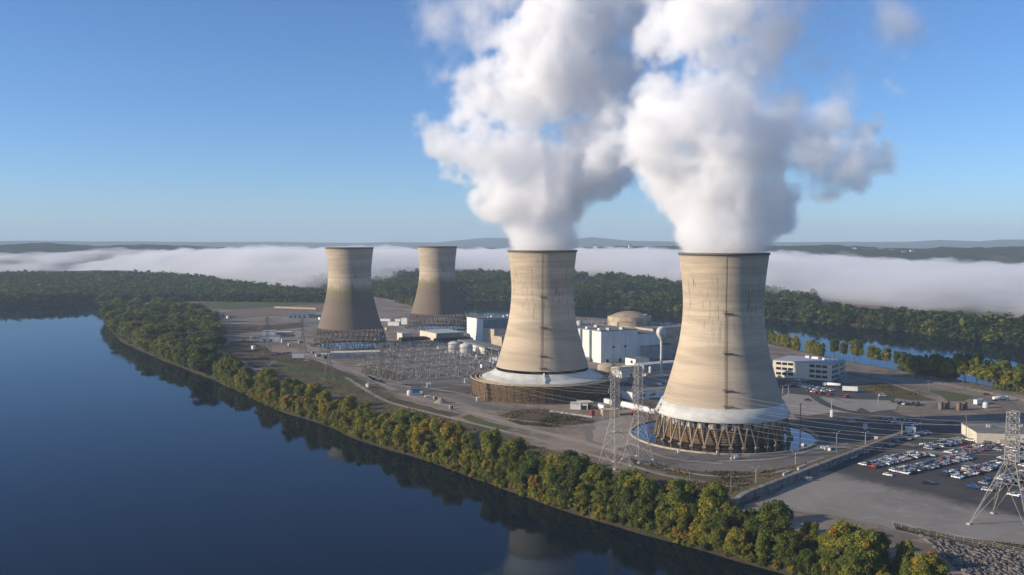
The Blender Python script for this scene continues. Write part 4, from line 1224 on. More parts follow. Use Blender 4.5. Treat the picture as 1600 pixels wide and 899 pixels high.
# canopy shed
a, b = on(716, 545), on(780, 562)
T = thing('canopy_shed', 'long flat canopy with open bays beside the twin tanks', 'shed', (a.x, a.y, 0), atan2(b.y - a.y, b.x - a.x))
L = (b - a).length
part_box(T, 'roof', (L / 2, 7, 9.2), (L, 16, 1.1), M_ROOFG)
part_box(T, 'back_wall', (L * 0.28, 6, 0), (L * 0.52, 1.0, 9.1), M_WHITE)
part_box(T, 'back_wall', (L * 0.78, 10, 0), (L * 0.4, 1.0, 9.1), M_DARK)
for k in range(7):
    part_box(T, 'post', (1 + k * (L - 2) / 6, 0.2, 0), (0.9, 0.9, 9.15), M_STEEL)
block('kiosk', 'little white kiosk at the end of the canopy shed', (764, 566.5), 8.5, 6, 5.2, M_WHITE, M_WHITE, rz=-0.3, parapet=0, doors=[('x', 3, 1.6, 2.6)])
block('kiosk', 'small white kiosk by the dark shadowed edge of the switchyard', (667, 606.5), 3.4, 3.4, 3.6, M_WHITE, M_WHITE, rz=0.2, parapet=0, doors=[('x', 1.7, 1.2, 2)])
block('kiosk', 'tiny white kiosk against the ringed basin', (726, 599.5), 3.0, 3.0, 3.4, M_WHITE, M_ROOFL, rz=0.2, parapet=0)
block('kiosk', 'small pale kiosk at the foot of the ringed basin stair', (745, 628.0), 2.6, 2.4, 3.0, M_CREAM, M_CREAM, rz=0.2, parapet=0)
# far plant buildings near the bend
T = block('storage_hall', 'white fronted hall with a dark rounded roof in the far field', (448, 497.5), 34, 26, 8.4, M_WHITE, M_ROOFG, rz=0.20, gable=True)
part_box(T, 'lean_to', (49, 12, 0), (30, 14, 5), M_GREY)
for x in (6, 13, 20, 27): part_box(T, 'door', (x, -0.1, 0.02), (3.6, 0.3, 4.2), M_GREENW)
block('boundary_wall', 'long low tan wall in the far field', (428, 481.5), 92, 2.2, 2.6, M_TAN, M_TAN, rz=-0.42, cat='wall', parapet=0)
block('quonset_shed', 'grey hall beside the nearer idle tower', (473, 511), 34, 20, 8.5, M_GREENW, M_ROOFG, rz=-0.05, gable=True)
block('house', 'small white house at the far field edge', (332, 490.5), 11, 12, 7.5, M_WHITE, M_ROOFG, rz=0.2, gable=True, cat='house')
block('shed', 'tiny shed beside the white house in the far field', (322, 487), 9, 8, 4.2, M_CREAM, M_ROOFG, rz=0.2, parapet=0)
block('pump_building', 'cream pump building by the river pylon', (405, 534.5), 24, 14, 6.6, M_WHITE, M_ROOFG, rz=0.12, parapet=0, doors=[('x', 6, 2.4, 3), ('x', 14, 2.4, 3)])
block('pump_building', 'white flat building behind the cream pump building', (410, 527), 16, 12, 7.6, M_WHITE, M_ROOFL, rz=0.12, parapet=0)
block('pump_building', 'long flat cream roofed building behind the river pylon', (428, 525.5), 22, 14, 4.6, M_GREY, M_CREAM, rz=0.12, parapet=0)
block('kiosk', 'cream cube kiosk near the nearer idle tower', (461.5, 527.5), 9.5, 8, 6.2, M_CREAM, M_CREAM, rz=0.12, parapet=0)
T = block('maintenance_shed', 'low cream shed with a grey flat roof before the nearer idle tower', (516, 561.5), 52, 16, 6.2, M_GREY, M_CREAM, rz=0.20, parapet=0)
part_box(T, 'end_bay', (-4.5, 6, 0.01), (9, 10, 5.2), M_CREAM)
part_box(T, 'door', (-4.5, 0.8, 0.02), (3, 0.6, 3.6), M_DARK)
# office building with rows of windows
T = thing('office_building', 'three storey white office building with rows of dark windows', 'building')
q = on(1299, 596.5); T.location = (q.x, q.y, 0)
LW, LD, OH = 52.0, 40.0, 14.6
ua = Vector((-0.81, 0.586)).normalized()                            # the face towards the river and its end
T.rotation_euler.z = atan2(-ua.y, -ua.x)                            # local -x runs along the front face
part_box(T, 'wall', (-LW / 2, LD / 2, 0), (LW, LD, OH), M_CREAM)
part_box(T, 'roof', (-LW / 2, LD / 2, OH + 0.01), (LW + 0.5, LD + 0.5, 0.5), NT('office_roof').bsdf((0.33, 0.35, 0.37), 0.6, 0.3))
for fl in range(3):
    z = 2.2 + fl * 4.5
    for k in range(3):
        for x0 in (-6.0 - k * 5.4, -36.0 - k * 5.4):
            part_box(T, 'window', (x0, -0.05, z), (4.5, 0.14, 2.3), M_GLASS)
    for y0 in (4, 10, 16, 26, 32): part_box(T, 'window', (0.05, y0, z), (0.14, 4.8, 2.3), M_GLASS)
for x, y, s in ((-24, 30, 6), (-32, 33, 3.5), (-15, 26, 2), (-8, 20, 1.6), (-4, 28, 3.5), (-1.8, 32, 3)): part_box(T, 'roof_unit', (x, y, OH + 0.52), (s, 3, 1.8), M_WHITE)
part_box(T, 'porch', (4.0, 20, 0), (7.6, 7, 4.0), M_GREY)
part_box(T, 'side_wing', (-LW - 9, LD * 0.6, 0.01), (17.6, 20, 9), M_CREAM)
part_box(T, 'wing_roof', (-LW - 9, LD * 0.6, 9.02), (17.6, 20.4, 0.4), M_ROOFG)
# white warehouse by the car park
T = block('warehouse', 'long white warehouse with a grey roof beside the car park pylon', (1526, 693), 90, 30, 6.4, M_CREAM, M_ROOFG, rz=-0.16, parapet=0.4)
part_box(T, 'door', (40, -0.1, 0.02), (5, 0.3, 4.4), M_DARK)
part_box(T, 'awning', (36, -2.2, 3.4), (22, 4.0, 0.4), M_GREEN)
part_box(T, 'bin', (14, -2.6, 0.02), (5, 3, 3.0), M_TAN)
part_box(T, 'bin', (20, -2.4, 0.02), (3.4, 2.6, 2.6), M_GREEN)
for x, y in ((12, 18), (25, 12), (32, 22)): part_box(T, 'roof_vent', (x, y, 6.67), (2, 2, 1.6), M_ROOFL)
block('kiosk', 'square white kiosk with a dark window at the car park edge', (1417, 682), 5.2, 3.5, 5.4, M_WHITE, M_WHITE, rz=-0.1, parapet=0, windows=[('x', 3.4, 2.4, 1.4, 1.4)])
for px, w, lb in (((1470, 640), 2.9, 'square concrete pillar at the path end'), ((1479, 639), 2.9, 'square concrete pillar behind the path end'), ((1498, 641), 2.8, 'concrete pillar nearer the road bend'), ((1507, 640), 2.8, 'concrete pillar closest to the road bend')):
    q = on(*px); T = thing('gate_pillar', lb, 'pillar', (q.x, q.y, 0), 0.5, 'concrete gate pillars by the road')
    m = MB(); m.box((0, 0, 0), (w, w, 5.0), 0, 0, 0.94); m.build('shaft', M_PILLAR, T)
    part_box(T, 'cap', (0, 0, 5.01), (w + 0.3, w + 0.3, 0.4), M_PILLAR)
# flood wall beside the gravel lot
a, b = Vector((98, 424)), Vector((244, 580))
T = thing('flood_wall', 'long straight concrete flood wall between the weeds and the gravel lot', 'wall', (a.x, a.y, 0), atan2((b - a).y, (b - a).x))
L = (b - a).length
m = MB()
m.add([(0, 0, 0), (L, 0, 0), (L, 0, 3.9), (18, 0, 3.9), (0, 0, 1.5), (0, 2.6, 1.5), (18, 2.6, 3.9), (L, 2.6, 3.9), (L, 2.6, 0), (0, 2.6, 0)], [(0, 1, 2, 3, 4), (4, 3, 6, 5), (3, 2, 7, 6), (0, 4, 5, 9), (1, 8, 7, 2), (5, 6, 7, 8, 9)])
m.build('wall', flat_mat('stained_concrete', (0.23, 0.21, 0.185), 0.95, 0.12, var=0.45, scale=0.35), T)
m = MB(); m.add([(18, 2.62, 3.7), (L, 2.62, 3.7), (L, 13, 0.18), (0, 13, 0.18), (0, 2.62, 1.3)], [(0, 1, 2, 3, 4)]); m.build('grass_slope', M_DRY, T)
for x in (66, 82):
    part_box(T, 'barrier', (x, 4.6, 2.9), (9, 0.9, 1.5), M_CONC)
for x in np.arange(24, L - 4, 14.0): part_box(T, 'joint', (float(x), -0.03, 0.02), (0.22, 0.1, 3.85), M_DARK)
CL = random.Random(44)
CLUTTER = [(385, 541), (396, 546), (432, 531), (441, 536), (452, 541), (470, 537), (489, 553), (497, 558), (540, 557), (556, 553), (592, 533), (604, 541), (612, 548), (604, 516), (585, 508), (640, 541), (668, 541), (690, 546), (745, 561), (750, 569), (758, 575), (742, 566),
           (776, 570), (700, 552), (930, 588), (944, 593), (978, 600), (1000, 596), (1008, 590), (1016, 583), (1024, 600), (1042, 603), (1050, 590), (1048, 574), (1030, 608), (1018, 612), (940, 640), (952, 632), (965, 622), (945, 617), (1330, 662), (1352, 672),
           (1370, 690), (1300, 652), (1212, 577), (1206, 590), (1530, 632), (1540, 638), (680, 625), (705, 640), (640, 618), (575, 606), (348, 494), (356, 498), (395, 530), (500, 500), (520, 498), (545, 497)]
KINDS_CL = [('equipment_cabinet', 'grey steel cabinet', M_GREY, 'cabinet'), ('site_trailer', 'white site trailer', M_WHITE, 'trailer'), ('storage_box', 'tan storage box', M_TAN, 'storage box'), ('transformer', 'grey finned transformer', M_STEEL, 'transformer'), ('vertical_tank', 'small pale upright tank', M_TANK, 'tank')]
NEARBY = [('pump buildings', 420, 530), ('nearer idle tower', 546, 540), ('rear idle tower', 683, 512), ('twin storage tanks', 718, 550), ('canopy shed', 750, 558), ('ringed basin', 845, 615), ('gabled house', 985, 588), ('water tower', 1033, 597), ('white turbine hall', 945, 565), ('long white cylinder', 1000, 636),
          ('biggest tower', 1180, 680), ('office building', 1260, 585), ('shaded lot', 1400, 660), ('far shore road', 1540, 625), ('white warehouse', 1540, 690), ('switchyard edge', 640, 590), ('far field house', 332, 488), ('flood wall end', 1330, 690)]
cseq = {}
for px, py in CLUTTER:
    nm, ds, mt_, ct = CL.choice(KINDS_CL); q = on(px, py)
    near = min(NEARBY, key=lambda e: hypot(e[1] - px, (e[2] - py) * 2.5))[0]
    cseq[nm, near] = cseq.get((nm, near), 0) + 1
    lb = f"{ds} by the {near}" + ('' if cseq[nm, near] == 1 else f", {('', '', 'second', 'third', 'fourth', 'fifth', 'sixth')[cseq[nm, near]]} one outward")
    T = thing(nm, lb, ct, (q.x, q.y, 0.2), GRID + CL.choice((0, pi / 2)) + CL.uniform(-.1, .1), 'small plant equipment')
    if nm == 'vertical_tank':
        r, h = CL.uniform(1.2, 2.2), CL.uniform(3, 5.5)
        m = MB(); m.lathe([(r, 0), (r, h), (r * .6, h + .5), (0.02, h + .7)], 16); m.build('shell', mt_, T, True)
        part_box(T, 'pipe', (r + .3, 0, 0), (.4, .4, h), M_GREY)
    elif nm == 'transformer':
        part_box(T, 'tank', (0, 0, 0.3), (3.4, 2.2, 2.8), mt_)
        for sx in (-1, 1): part_box(T, 'radiator', (sx * 2.2, 0, 0.5), (0.8, 1.9, 2.2), M_GREY)
        for x in (-1, 0, 1):
            m = MB(); m.tube([(x, 0, 3.0), (x * 1.2, 0, 4.6)], [.22, .12], 6); m.build('bushing', M_STEEL, T)
    else:
        w, d, h = ((2.6, 1.6, 2.2), (9.5, 3.0, 3.2), (5.5, 2.5, 2.6))[('equipment_cabinet', 'site_trailer', 'storage_box').index(nm)]
        part_box(T, 'body', (0, 0, 0.3), (w, d, h), mt_)
        part_box(T, 'roof', (0, 0, 0.31 + h), (w + .2, d + .2, .18), M_ROOFL)
        part_box(T, 'door', (w * .2, -d / 2 - .03, 0.35), (1.0, .1, min(2.0, h - .3)), M_DARK)
# far across the valley
HOUSES = []
for px, py, Y, s, lb in ((985, 456.5, 2100, 11, 'white house among the far bank trees, nearest the bare gap'), (1000, 457.5, 2120, 9, 'white house among the far bank trees, middle of three'), (1018, 460, 2050, 10, 'white house among the far bank trees, higher up the slope'), (1213, 469, 1950, 9, 'white farmhouse at the ploughed field'), (1224, 469.5, 1960, 8, 'pale farmhouse second along the ploughed field'), (1237, 470.5, 1970, 8, 'small white barn at the ploughed field end'), (722, 459, 1880, 10, 'white house at the far water edge between the idle and the working towers')):
    if 'field' in lb: q = G(px, py + 3, 5.5)
    else:
        q = G(px, interp(px, [e[0] for e in BANK_PX[::-1]], [e[1] for e in BANK_PX[::-1]]), WATER_Z); d_ = Vector((q.x, q.y)).normalized(); v_ = 8.0
        while v_ < 500:
            w_ = q.xy + d_ * v_; hz = bank_height(px, v_)
            up_ = w_.y * sin(PITCH) + (hz - CAM_H) * cos(PITCH); fw_ = w_.y * cos(PITCH) - (hz - CAM_H) * sin(PITCH)
            if 449.5 - FOC * up_ / fw_ < py + 3: break
            v_ += 4.0
        q = Vector((w_.x, w_.y, hz))
    HOUSES.append(q)
    T = thing('house', lb, 'house', (q.x, q.y, q.z - .3), 0.3, 'houses across the river')
    m = MB(); m.box((0, 0, 0), (s * 1.3, s, 6.0)); m.build('wall', M_WHITE, T)
    m = MB(); w, d = s * 0.7, s * 0.55
    m.add([(-w, -d, 6.01), (w, -d, 6.01), (w, d, 6.01), (-w, d, 6.01), (-w, 0, 9), (w, 0, 9)], [(0, 1, 5, 4), (2, 3, 4, 5), (1, 2, 5), (3, 0, 4), (3, 2, 1, 0)]); m.build('roof', M_ROOFG, T)
q = P(325, 389.5, 5050)
T = thing('distribution_centre', 'long white building on the far hill crest above the fog', 'building', (q.x, q.y, q.z - 6), 0.2)
part_box(T, 'wall', (0, 0, 0), (128, 40, 15), M_WHITE); part_box(T, 'roof', (0, 0, 15.01), (130, 42, 1.5), M_ROOFL)
rng = random.Random(12)
for k, (px, py, Y) in enumerate(((930, 387, 4400), (955, 389, 4300), (985, 386.5, 4450), (1010, 389, 4350), (1335, 391, 4150), (1375, 393, 4050), (1392, 394, 4000), (1412, 397, 3900), (1425, 395, 3950), (1500, 393, 4100), (1560, 398, 3900))):
    q = P(px, py, Y)
    T = thing('house', 'tiny pale house on the wooded hill beyond the fog', 'house', (q.x, q.y, q.z - 5), rng.uniform(-0.4, 0.4), 'houses on the hills beyond the fog')
    part_box(T, 'wall', (0, 0, 0), (17, 12, 13), M_WHITE)
    m = MB(); m.add([(-9, -7, 13.01), (9, -7, 13.01), (9, 7, 13.01), (-9, 7, 13.01), (-9, 0, 18), (9, 0, 18)], [(0, 1, 5, 4), (2, 3, 4, 5), (1, 2, 5), (3, 0, 4)]); m.build('roof', M_ROOFG, T)
# ------------------------------------------------------------------ pylons and wires
M_LATT = flat_mat('lattice_steel', (0.36, 0.335, 0.30), 0.65, 0.3, 0.1, var=0.25, scale=0.4)
M_LATT_OLD = flat_mat('dull_lattice_steel', (0.21, 0.20, 0.185), 0.65, 0.3, 0.1, var=0.25, scale=0.4)
M_WIRE = flat_mat('conductor', (0.33, 0.31, 0.29), 0.5, 0.4, 0.2, var=0.1)
M_CERAM = flat_mat('insulator_glaze', (0.30, 0.27, 0.25), 0.4, 0.4)
M_WOOD = flat_mat('pole_wood', (0.23, 0.19, 0.15), 0.9, 0.1)

def pylon(label, loc, H, base, waist, wz, rz, arms, w=0.34, mat=None, top=None):
    """four tapering legs to a waist, then a straight mast; arms = [(z, half length)]"""
    mat = mat or M_LATT; w *= 0.8
    T = thing('transmission_pylon', label, 'pylon', (loc[0], loc[1], loc[2] if len(loc) > 2 else 0), rz, 'lattice transmission pylons')
    top = waist if top is None else top
    def half(z):
        return base + (waist - base) * (z / wz) if z < wz else waist + (top - waist) * (z - wz) / (H - wz)
    cs = [(-1, -1), (1, -1), (1, 1), (-1, 1)]
    for sx, sy in cs:
        m = MB(); m.bar((sx * base, sy * base, -0.4), (sx * waist, sy * waist, wz), w)
        m.bar((sx * waist, sy * waist, wz), (sx * top, sy * top, H), w * 0.85)
        lg = m.build('leg', mat, T)
        f = MB(); f.box((sx * base, sy * base, -0.6), (1.5, 1.5, 1.3)); f.build('footing', M_CONC, lg)
    m = MB()
    zs = [0.0]
    while zs[-1] < H - 1.0:
        zs.append(min(H, zs[-1] + max(2.4, half(zs[-1]) * 1.55)))
    for z0, z1 in zip(zs[:-1], zs[1:]):
        h0, h1 = half(z0), half(z1)
        for k in range(4):
            (ax, ay), (bx, by) = cs[k], cs[(k + 1) % 4]
            if z0 > 0.1 or base < 7:
                m.bar((ax * h0, ay * h0, z0), (bx * h1, by * h1, z1), w * 0.5, caps=False)
                m.bar((bx * h0, by * h0, z0), (ax * h1, ay * h1, z1), w * 0.5, caps=False)
            else:
                mid = ((ax + bx) * h1 / 2, (ay + by) * h1 / 2, z1)
                m.bar((ax * h0, ay * h0, z0), mid, w * 0.55, caps=False); m.bar((bx * h0, by * h0, z0), mid, w * 0.55, caps=False)
                m.bar((ax * (h0 + h1) / 2, ay * (h0 + h1) / 2, z1 / 2), ((ax + mid[0] / max(h1, .1)) / 2 * h1, (ay + mid[1] / max(h1, .1)) / 2 * h1, z1), w * 0.4, caps=False)
            m.bar((ax * h1, ay * h1, z1), (bx * h1, by * h1, z1), w * 0.5, caps=False)
    m.build('bracing', mat, T)
    for z, L in arms:
        for s in (-1, 1):
            h = half(z); a = MB()
            for sy in (-1, 1):
                a.bar((s * h, sy * h, z), (s * L, 0, z + 0.1), w * 0.6); a.bar((s * h, sy * h, z + 2.2), (s * L, 0, z + 0.2), w * 0.5)
            a.bar((s * (h + L) / 2, 0.4 * h, z), (s * (h + L) / 2, -0.4 * h, z), w * 0.4)
            ar = a.build('cross_arm', mat, T)
            i = MB(); i.tube([(s * L, 0, z), (s * L, 0, z - 2.2)], 0.22, 6); i.build('insulator', M_CERAM, ar)
    return T

def arm_tip(T, z, L, s):
    c, sn = cos(T.rotation_euler.z), sin(T.rotation_euler.z)
    return Vector((T.location.x + s * L * c, T.location.y + s * L * sn, T.location.z + z - 2.2))

NEAR_ARMS = [(33.5, 7.2), (39.5, 7.6), (45.5, 6.8)]
P_NEAR = pylon('big lattice pylon standing at the edge of the car park', (212.5, 398.5), 48.8, 12.2, 2.2, 27.5, 0.72, NEAR_ARMS, 0.42, top=1.9)
TW_ARMS = [(35, 4.6), (42, 4.8), (49, 4.4)]
P_A = pylon('tall lattice pylon on the grass strip, nearer the ringed basin', (55.3, 505.6), 52.6, 6.3, 1.75, 25.0, 0.72, TW_ARMS, 0.36, top=1.55)
P_B = pylon('tall lattice pylon close beside the open basin of the biggest tower', (69.8, 519.5), 54.2, 6.0, 1.75, 25.0, 0.72, TW_ARMS, 0.36, top=1.55)
q = G(596, 604); P_C = pylon('lattice pylon at the switchyard corner nearest the bank', (q.x, q.y), 37, 4.6, 1.3, 20, 0.4, [(26, 4.2), (31, 4.2)], 0.34, M_LATT_OLD, 1.1)
q = G(514, 593); P_D = pylon('lattice pylon on the green slope before the low cream shed', (q.x, q.y), 34, 4.6, 1.3, 18, 0.4, [(24, 4.2), (29, 4.2)], 0.34, M_LATT_OLD, 1.1)
q = G(418, 553); P_E = pylon('lattice river pylon beside the cream pump buildings', (q.x, q.y), 40, 4.6, 1.3, 20, 0.3, [(24, 6.5), (30, 6.0), (36, 5.0)], 0.40, M_LATT_OLD, 1.1)
q = G(473, 551); P_F = pylon('lattice pylon on the road before the nearer idle tower', (q.x, q.y), 38, 4.2, 1.2, 19, 0.3, [(23, 5.5), (29, 5.5), (35, 4.5)], 0.40, M_LATT_OLD, 1.0)

def wire(a, b, sag, label, r=0.045, group='overhead power lines'):
    a, b = Vector(a), Vector(b)
    n = 22; pts = []
    for i in range(n + 1):
        u = i / n; p_ = a.lerp(b, u); p_.z -= sag * 4 * u * (1 - u); pts.append(tuple(p_ - a))
    m = MB(); m.tube(pts, r, 5)
    o = m.build('power_line', M_WIRE); o.location = a
    return tag(o, label, 'power line', group)
LEVEL = ('lowest', 'middle', 'top')
for k in range(3):
    for s, sd in ((-1, 'bank side'), (1, 'plant side')):
        z, L = NEAR_ARMS[k]; z2, L2 = TW_ARMS[k]
        wire(arm_tip(P_NEAR, z, L, s), arm_tip(P_B, z2, L2, s), 6.0, f'{LEVEL[k]} wire on the {sd} from the car park pylon to the open basin pylon')
        e = arm_tip(P_NEAR, z, L, s) + Vector((150, -122, -2))
        wire(arm_tip(P_NEAR, z, L, s), e, 6.0, f'{LEVEL[k]} wire on the {sd} leaving the car park pylon away from the towers')
        if s == 1:
            wire(arm_tip(P_NEAR, z, L * 0.6, s), arm_tip(P_A, z2, L2, s), 8.5, f'{LEVEL[k]} wire from the car park pylon to the grass strip pylon')
for P0, nm in ((P_A, 'grass strip pylon'), (P_B, 'open basin pylon')):
    for k in range(3):
        for s, sd in ((-1, 'bank side'), (1, 'plant side')):
            z2, L2 = TW_ARMS[k]
            if P0 is P_B and k == 0: continue
            dst = Vector((-72 + 16 * k + 10 * s + (40 if P0 is P_B else 0), 872 + 10 * k + (10 if P0 is P_B else 0), 19))
            wire(arm_tip(P0, z2, L2, s), dst, 9.0, f'{LEVEL[k]} {sd} wire from the {nm} over the ringed basin')
for P0, P1, nm in ((P_E, P_F, 'river pylon to the road pylon'), (P_C, P_D, 'corner pylon to the slope pylon')):
    for s, sd in ((-1, 'bank side'), (1, 'plant side')):
        z0, L0 = ((30, 6.0) if P0 is P_E else (31, 4.2)); z1, L1 = ((29, 5.5) if P1 is P_F else (29, 4.2))
        wire(arm_tip(P0, z0, L0, s), arm_tip(P1, z1, L1, s), 3, f'{sd} wire from the {nm}', 0.05)
for k in range(3):
    z, L = ((24, 6.5), (30, 6.0), (36, 5.0))[k]
    wire(arm_tip(P_E, z, L, -1), arm_tip(P_E, z, L, -1) + Vector((-640, -40, -6)), 9, f'{LEVEL[k]} wire crossing the river from the river pylon', 0.04)

# ------------------------------------------------------------------ switchyard
M_YSTEEL = flat_mat('dull_galvanised_steel', (0.27, 0.255, 0.235), 0.65, 0.3, 0.1, var=0.25, scale=0.5)
S1, S2 = Vector((0.50, -0.866)), Vector((0.866, 0.50))
SROT = atan2(S2.y, S2.x)
S0 = G(598, 553)
def gantry_parts():
    out = []
    for s in (-1, 1):
        m = MB()
        for t_ in (-1, 1): m.bar((s * 9, t_ * 0.9, 0), (s * 9, t_ * 0.4, 10.5), 0.30)
        for j, z in enumerate(np.arange(0, 9.5, 2.4)):
            e = 1 if j % 2 else -1
            m.bar((s * 9, e * (0.9 - z * 0.035), z), (s * 9, -e * (0.82 - z * 0.035), z + 2.4), 0.2)
        out.append(('post', m.mesh('post', M_YSTEEL)))
    m = MB()
    for t_, zz in ((-0.4, 10.0), (0.4, 10.0), (0, 10.9)): m.bar((-9.4, t_, zz), (9.4, t_, zz), 0.24)
    for j in range(10):
        x = -9 + j * 1.8; m.bar((x, -0.4, 10.0), (x + 1.8, 0.4, 10.0), 0.14); m.bar((x, 0.4, 10.0), (x + 0.9, 0, 10.9), 0.14)
    out.append(('beam', m.mesh('beam', M_YSTEEL)))
    for x in (-5.5, 0, 5.5):
        m = MB(); m.tube([(x, 0, 9.9), (x, 0, 8.2)], 0.24, 6); m.bar((x, -6.5, 8.0), (x, 6.5, 8.0), 0.13)
        out.append(('insulator', m.mesh('insulator', M_CERAM)))
    return out
GP = gantry_parts()
def breaker_parts():
    out = []
    m = MB(); m.box((0, 0, 0), (2.4, 1.1, 1.3)); m.bar((-0.9, 0, 1.3), (-0.9, 0, 2.4), 0.3); m.bar((0.9, 0, 1.3), (0.9, 0, 2.4), 0.3); out.append(('stand', m.mesh('stand', M_GREY)))
    for x in (-0.9, 0.9):
        m = MB(); m.tube([(x, 0, 2.3), (x * 1.1, 0, 3.2), (x * 1.25, 0, 5.2)], [0.3, 0.26, 0.18], 8); out.append(('bushing', m.mesh('bushing', M_CERAM)))
    m = MB(); m.bar((-1.4, 0, 5.2), (1.4, 0, 5.2), 0.16); out.append(('bus_bar', m.mesh('bus_bar', M_YSTEEL)))
    return out
BP = breaker_parts()
def support_parts():
    m = MB(); m.bar((0, 0, 0), (0, 0, 6.4), 0.34); m.bar((-2.6, 0, 6.4), (2.6, 0, 6.4), 0.26); out = [('post', m.mesh('post', M_YSTEEL))]
    for x in (-2.3, 0, 2.3):
        m = MB(); m.tube([(x, 0, 6.5), (x, 0, 8.1)], 0.2, 6); out.append(('insulator', m.mesh('insulator', M_CERAM)))
    m = MB()
    for x in (-2.3, 0, 2.3): m.bar((x, -7.0, 8.2), (x, 7.0, 8.2), 0.12)
    out.append(('bus_bar', m.mesh('bus_bar', M_YSTEEL)))
    return out
SP = support_parts()
YARD = [G(*q).xy for q in ((552, 586), (600, 546), (700, 547), (800, 568), (772, 592), (726, 598), (640, 605))]
def inside(p, poly):
    c = False; n = len(poly)
    for i in range(n):
        a, b = poly[i], poly[(i + 1) % n]
        if (a.y > p.y) != (b.y > p.y) and p.x < (b.x - a.x) * (p.y - a.y) / (b.y - a.y) + a.x: c = not c
    return c
ORD = lambda n: f"{n}{'th' if 10 <= n % 100 <= 20 else {1: 'st', 2: 'nd', 3: 'rd'}.get(n % 10, 'th')}"
rng = random.Random(31)
TANKS = [o.location.xy for o in bpy.data.objects if o.name.startswith('storage_tank') and o.type == 'EMPTY']
for row in range(-8, 16):
    cnt = {}
    for k in range(-14, 22):
        c = S0.xy + S1 * (row * 13.0) + S2 * (k * 9.5) + Vector((rng.uniform(-0.6, 0.6), rng.uniform(-0.6, 0.6)))
        if not inside(c, YARD): continue
        if any((c - t_).length < 11 for t_ in TANKS): continue
        if (c - Vector(T_MID)).length < 61 or (c - Vector(T_FAR)).length < 52: continue
        if row % 3 == 0 and k % 2 == 0: kind, parts, nm = 'switchyard_gantry', GP, 'tall steel gantry with hanging insulators'
        elif (row % 3 == 1) and rng.random() < 0.97: kind, parts, nm = 'bus_support', SP, 'steel T post carrying three bus bars'
        elif row % 3 == 2 and rng.random() < 0.95: kind, parts, nm = 'circuit_breaker', BP, 'grey circuit breaker with two bushings'
        else: continue
        cnt[kind] = cnt.get(kind, 0) + 1
        T = thing(kind, f'{nm}, {ORD(cnt[kind])} from the bank in switchyard row {row + 9}', kind.replace('_', ' '), (c.x, c.y, 0), SROT + (pi / 2 if kind == 'bus_support' and k % 3 == 0 else 0), 'switchyard equipment')
        for pn, me in parts: link(pn, me, T)
# lightning masts
mast_me = None
m = MB(); m.tube([(0, 0, 0), (0, 0, 10), (0, 0, 18)], [0.26, 0.2, 0.1], 6); mast_me = m.mesh('pole', M_YSTEEL)
m = MB(); m.box((0, 0, -0.1), (1.4, 1.4, 0.6)); mbase = m.mesh('base', M_CONC)
for i, (px, py) in enumerate([(604, 556), (614, 560), (626, 558), (640, 556), (656, 562), (664, 560), (672, 556), (686, 572), (690, 558), (700, 566), (710, 574), (720, 582), (734, 574), (745, 580), (752, 570), (630, 580), (650, 588), (668, 592), (700, 590), (575, 572), (590, 586), (560, 570)]):
    q = G(px, py); T = thing('lightning_mast', f'thin lightning mast, {ORD(i + 1)} in the switchyard counted along the tanks and back', 'mast', (q.x, q.y, 0), 0, 'lightning masts in the switchyard')
    link('pole', mast_me, T); link('base', mbase, T)

# ------------------------------------------------------------------ poles in the yards
def pole(px, ptop, label, kind):
    q = G(*px); H = max(5.0, CAM_H + (ray(*ptop).z / ray(*ptop).y) * q.y)
    T = thing('lamp_post' if kind == 'lamp' else 'utility_pole', label, 'lamp post' if kind == 'lamp' else 'utility pole', (q.x, q.y, 0), 0.5, 'lamp posts in the yards' if kind == 'lamp' else 'utility poles')
    m = MB(); m.tube([(0, 0, 0), (0, 0, H)], [0.24, 0.16], 6); m.build('post', M_STEEL if kind == 'lamp' else M_WOOD, T)
    if kind == 'lamp':
        for s in (-1, 1):
            m = MB(); m.bar((0, 0, H - 0.2), (s * 1.8, 0, H + 0.2), 0.14); m.box((s * 2.1, 0, H + 0.1), (1.1, 0.5, 0.25)); m.build('lamp_head', M_STEEL, T)
    else:
        m = MB(); m.bar((-1.7, 0, H - 1.2), (1.7, 0, H - 1.2), 0.22); ca_ = m.build('cross_arm', M_WOOD, T)
        for x in (-1.5, 0, 1.5):
            m = MB(); m.tube([(x, 0, H - 1.1), (x, 0, H - 0.5)], 0.13, 6); m.build('insulator', M_CERAM, ca_)
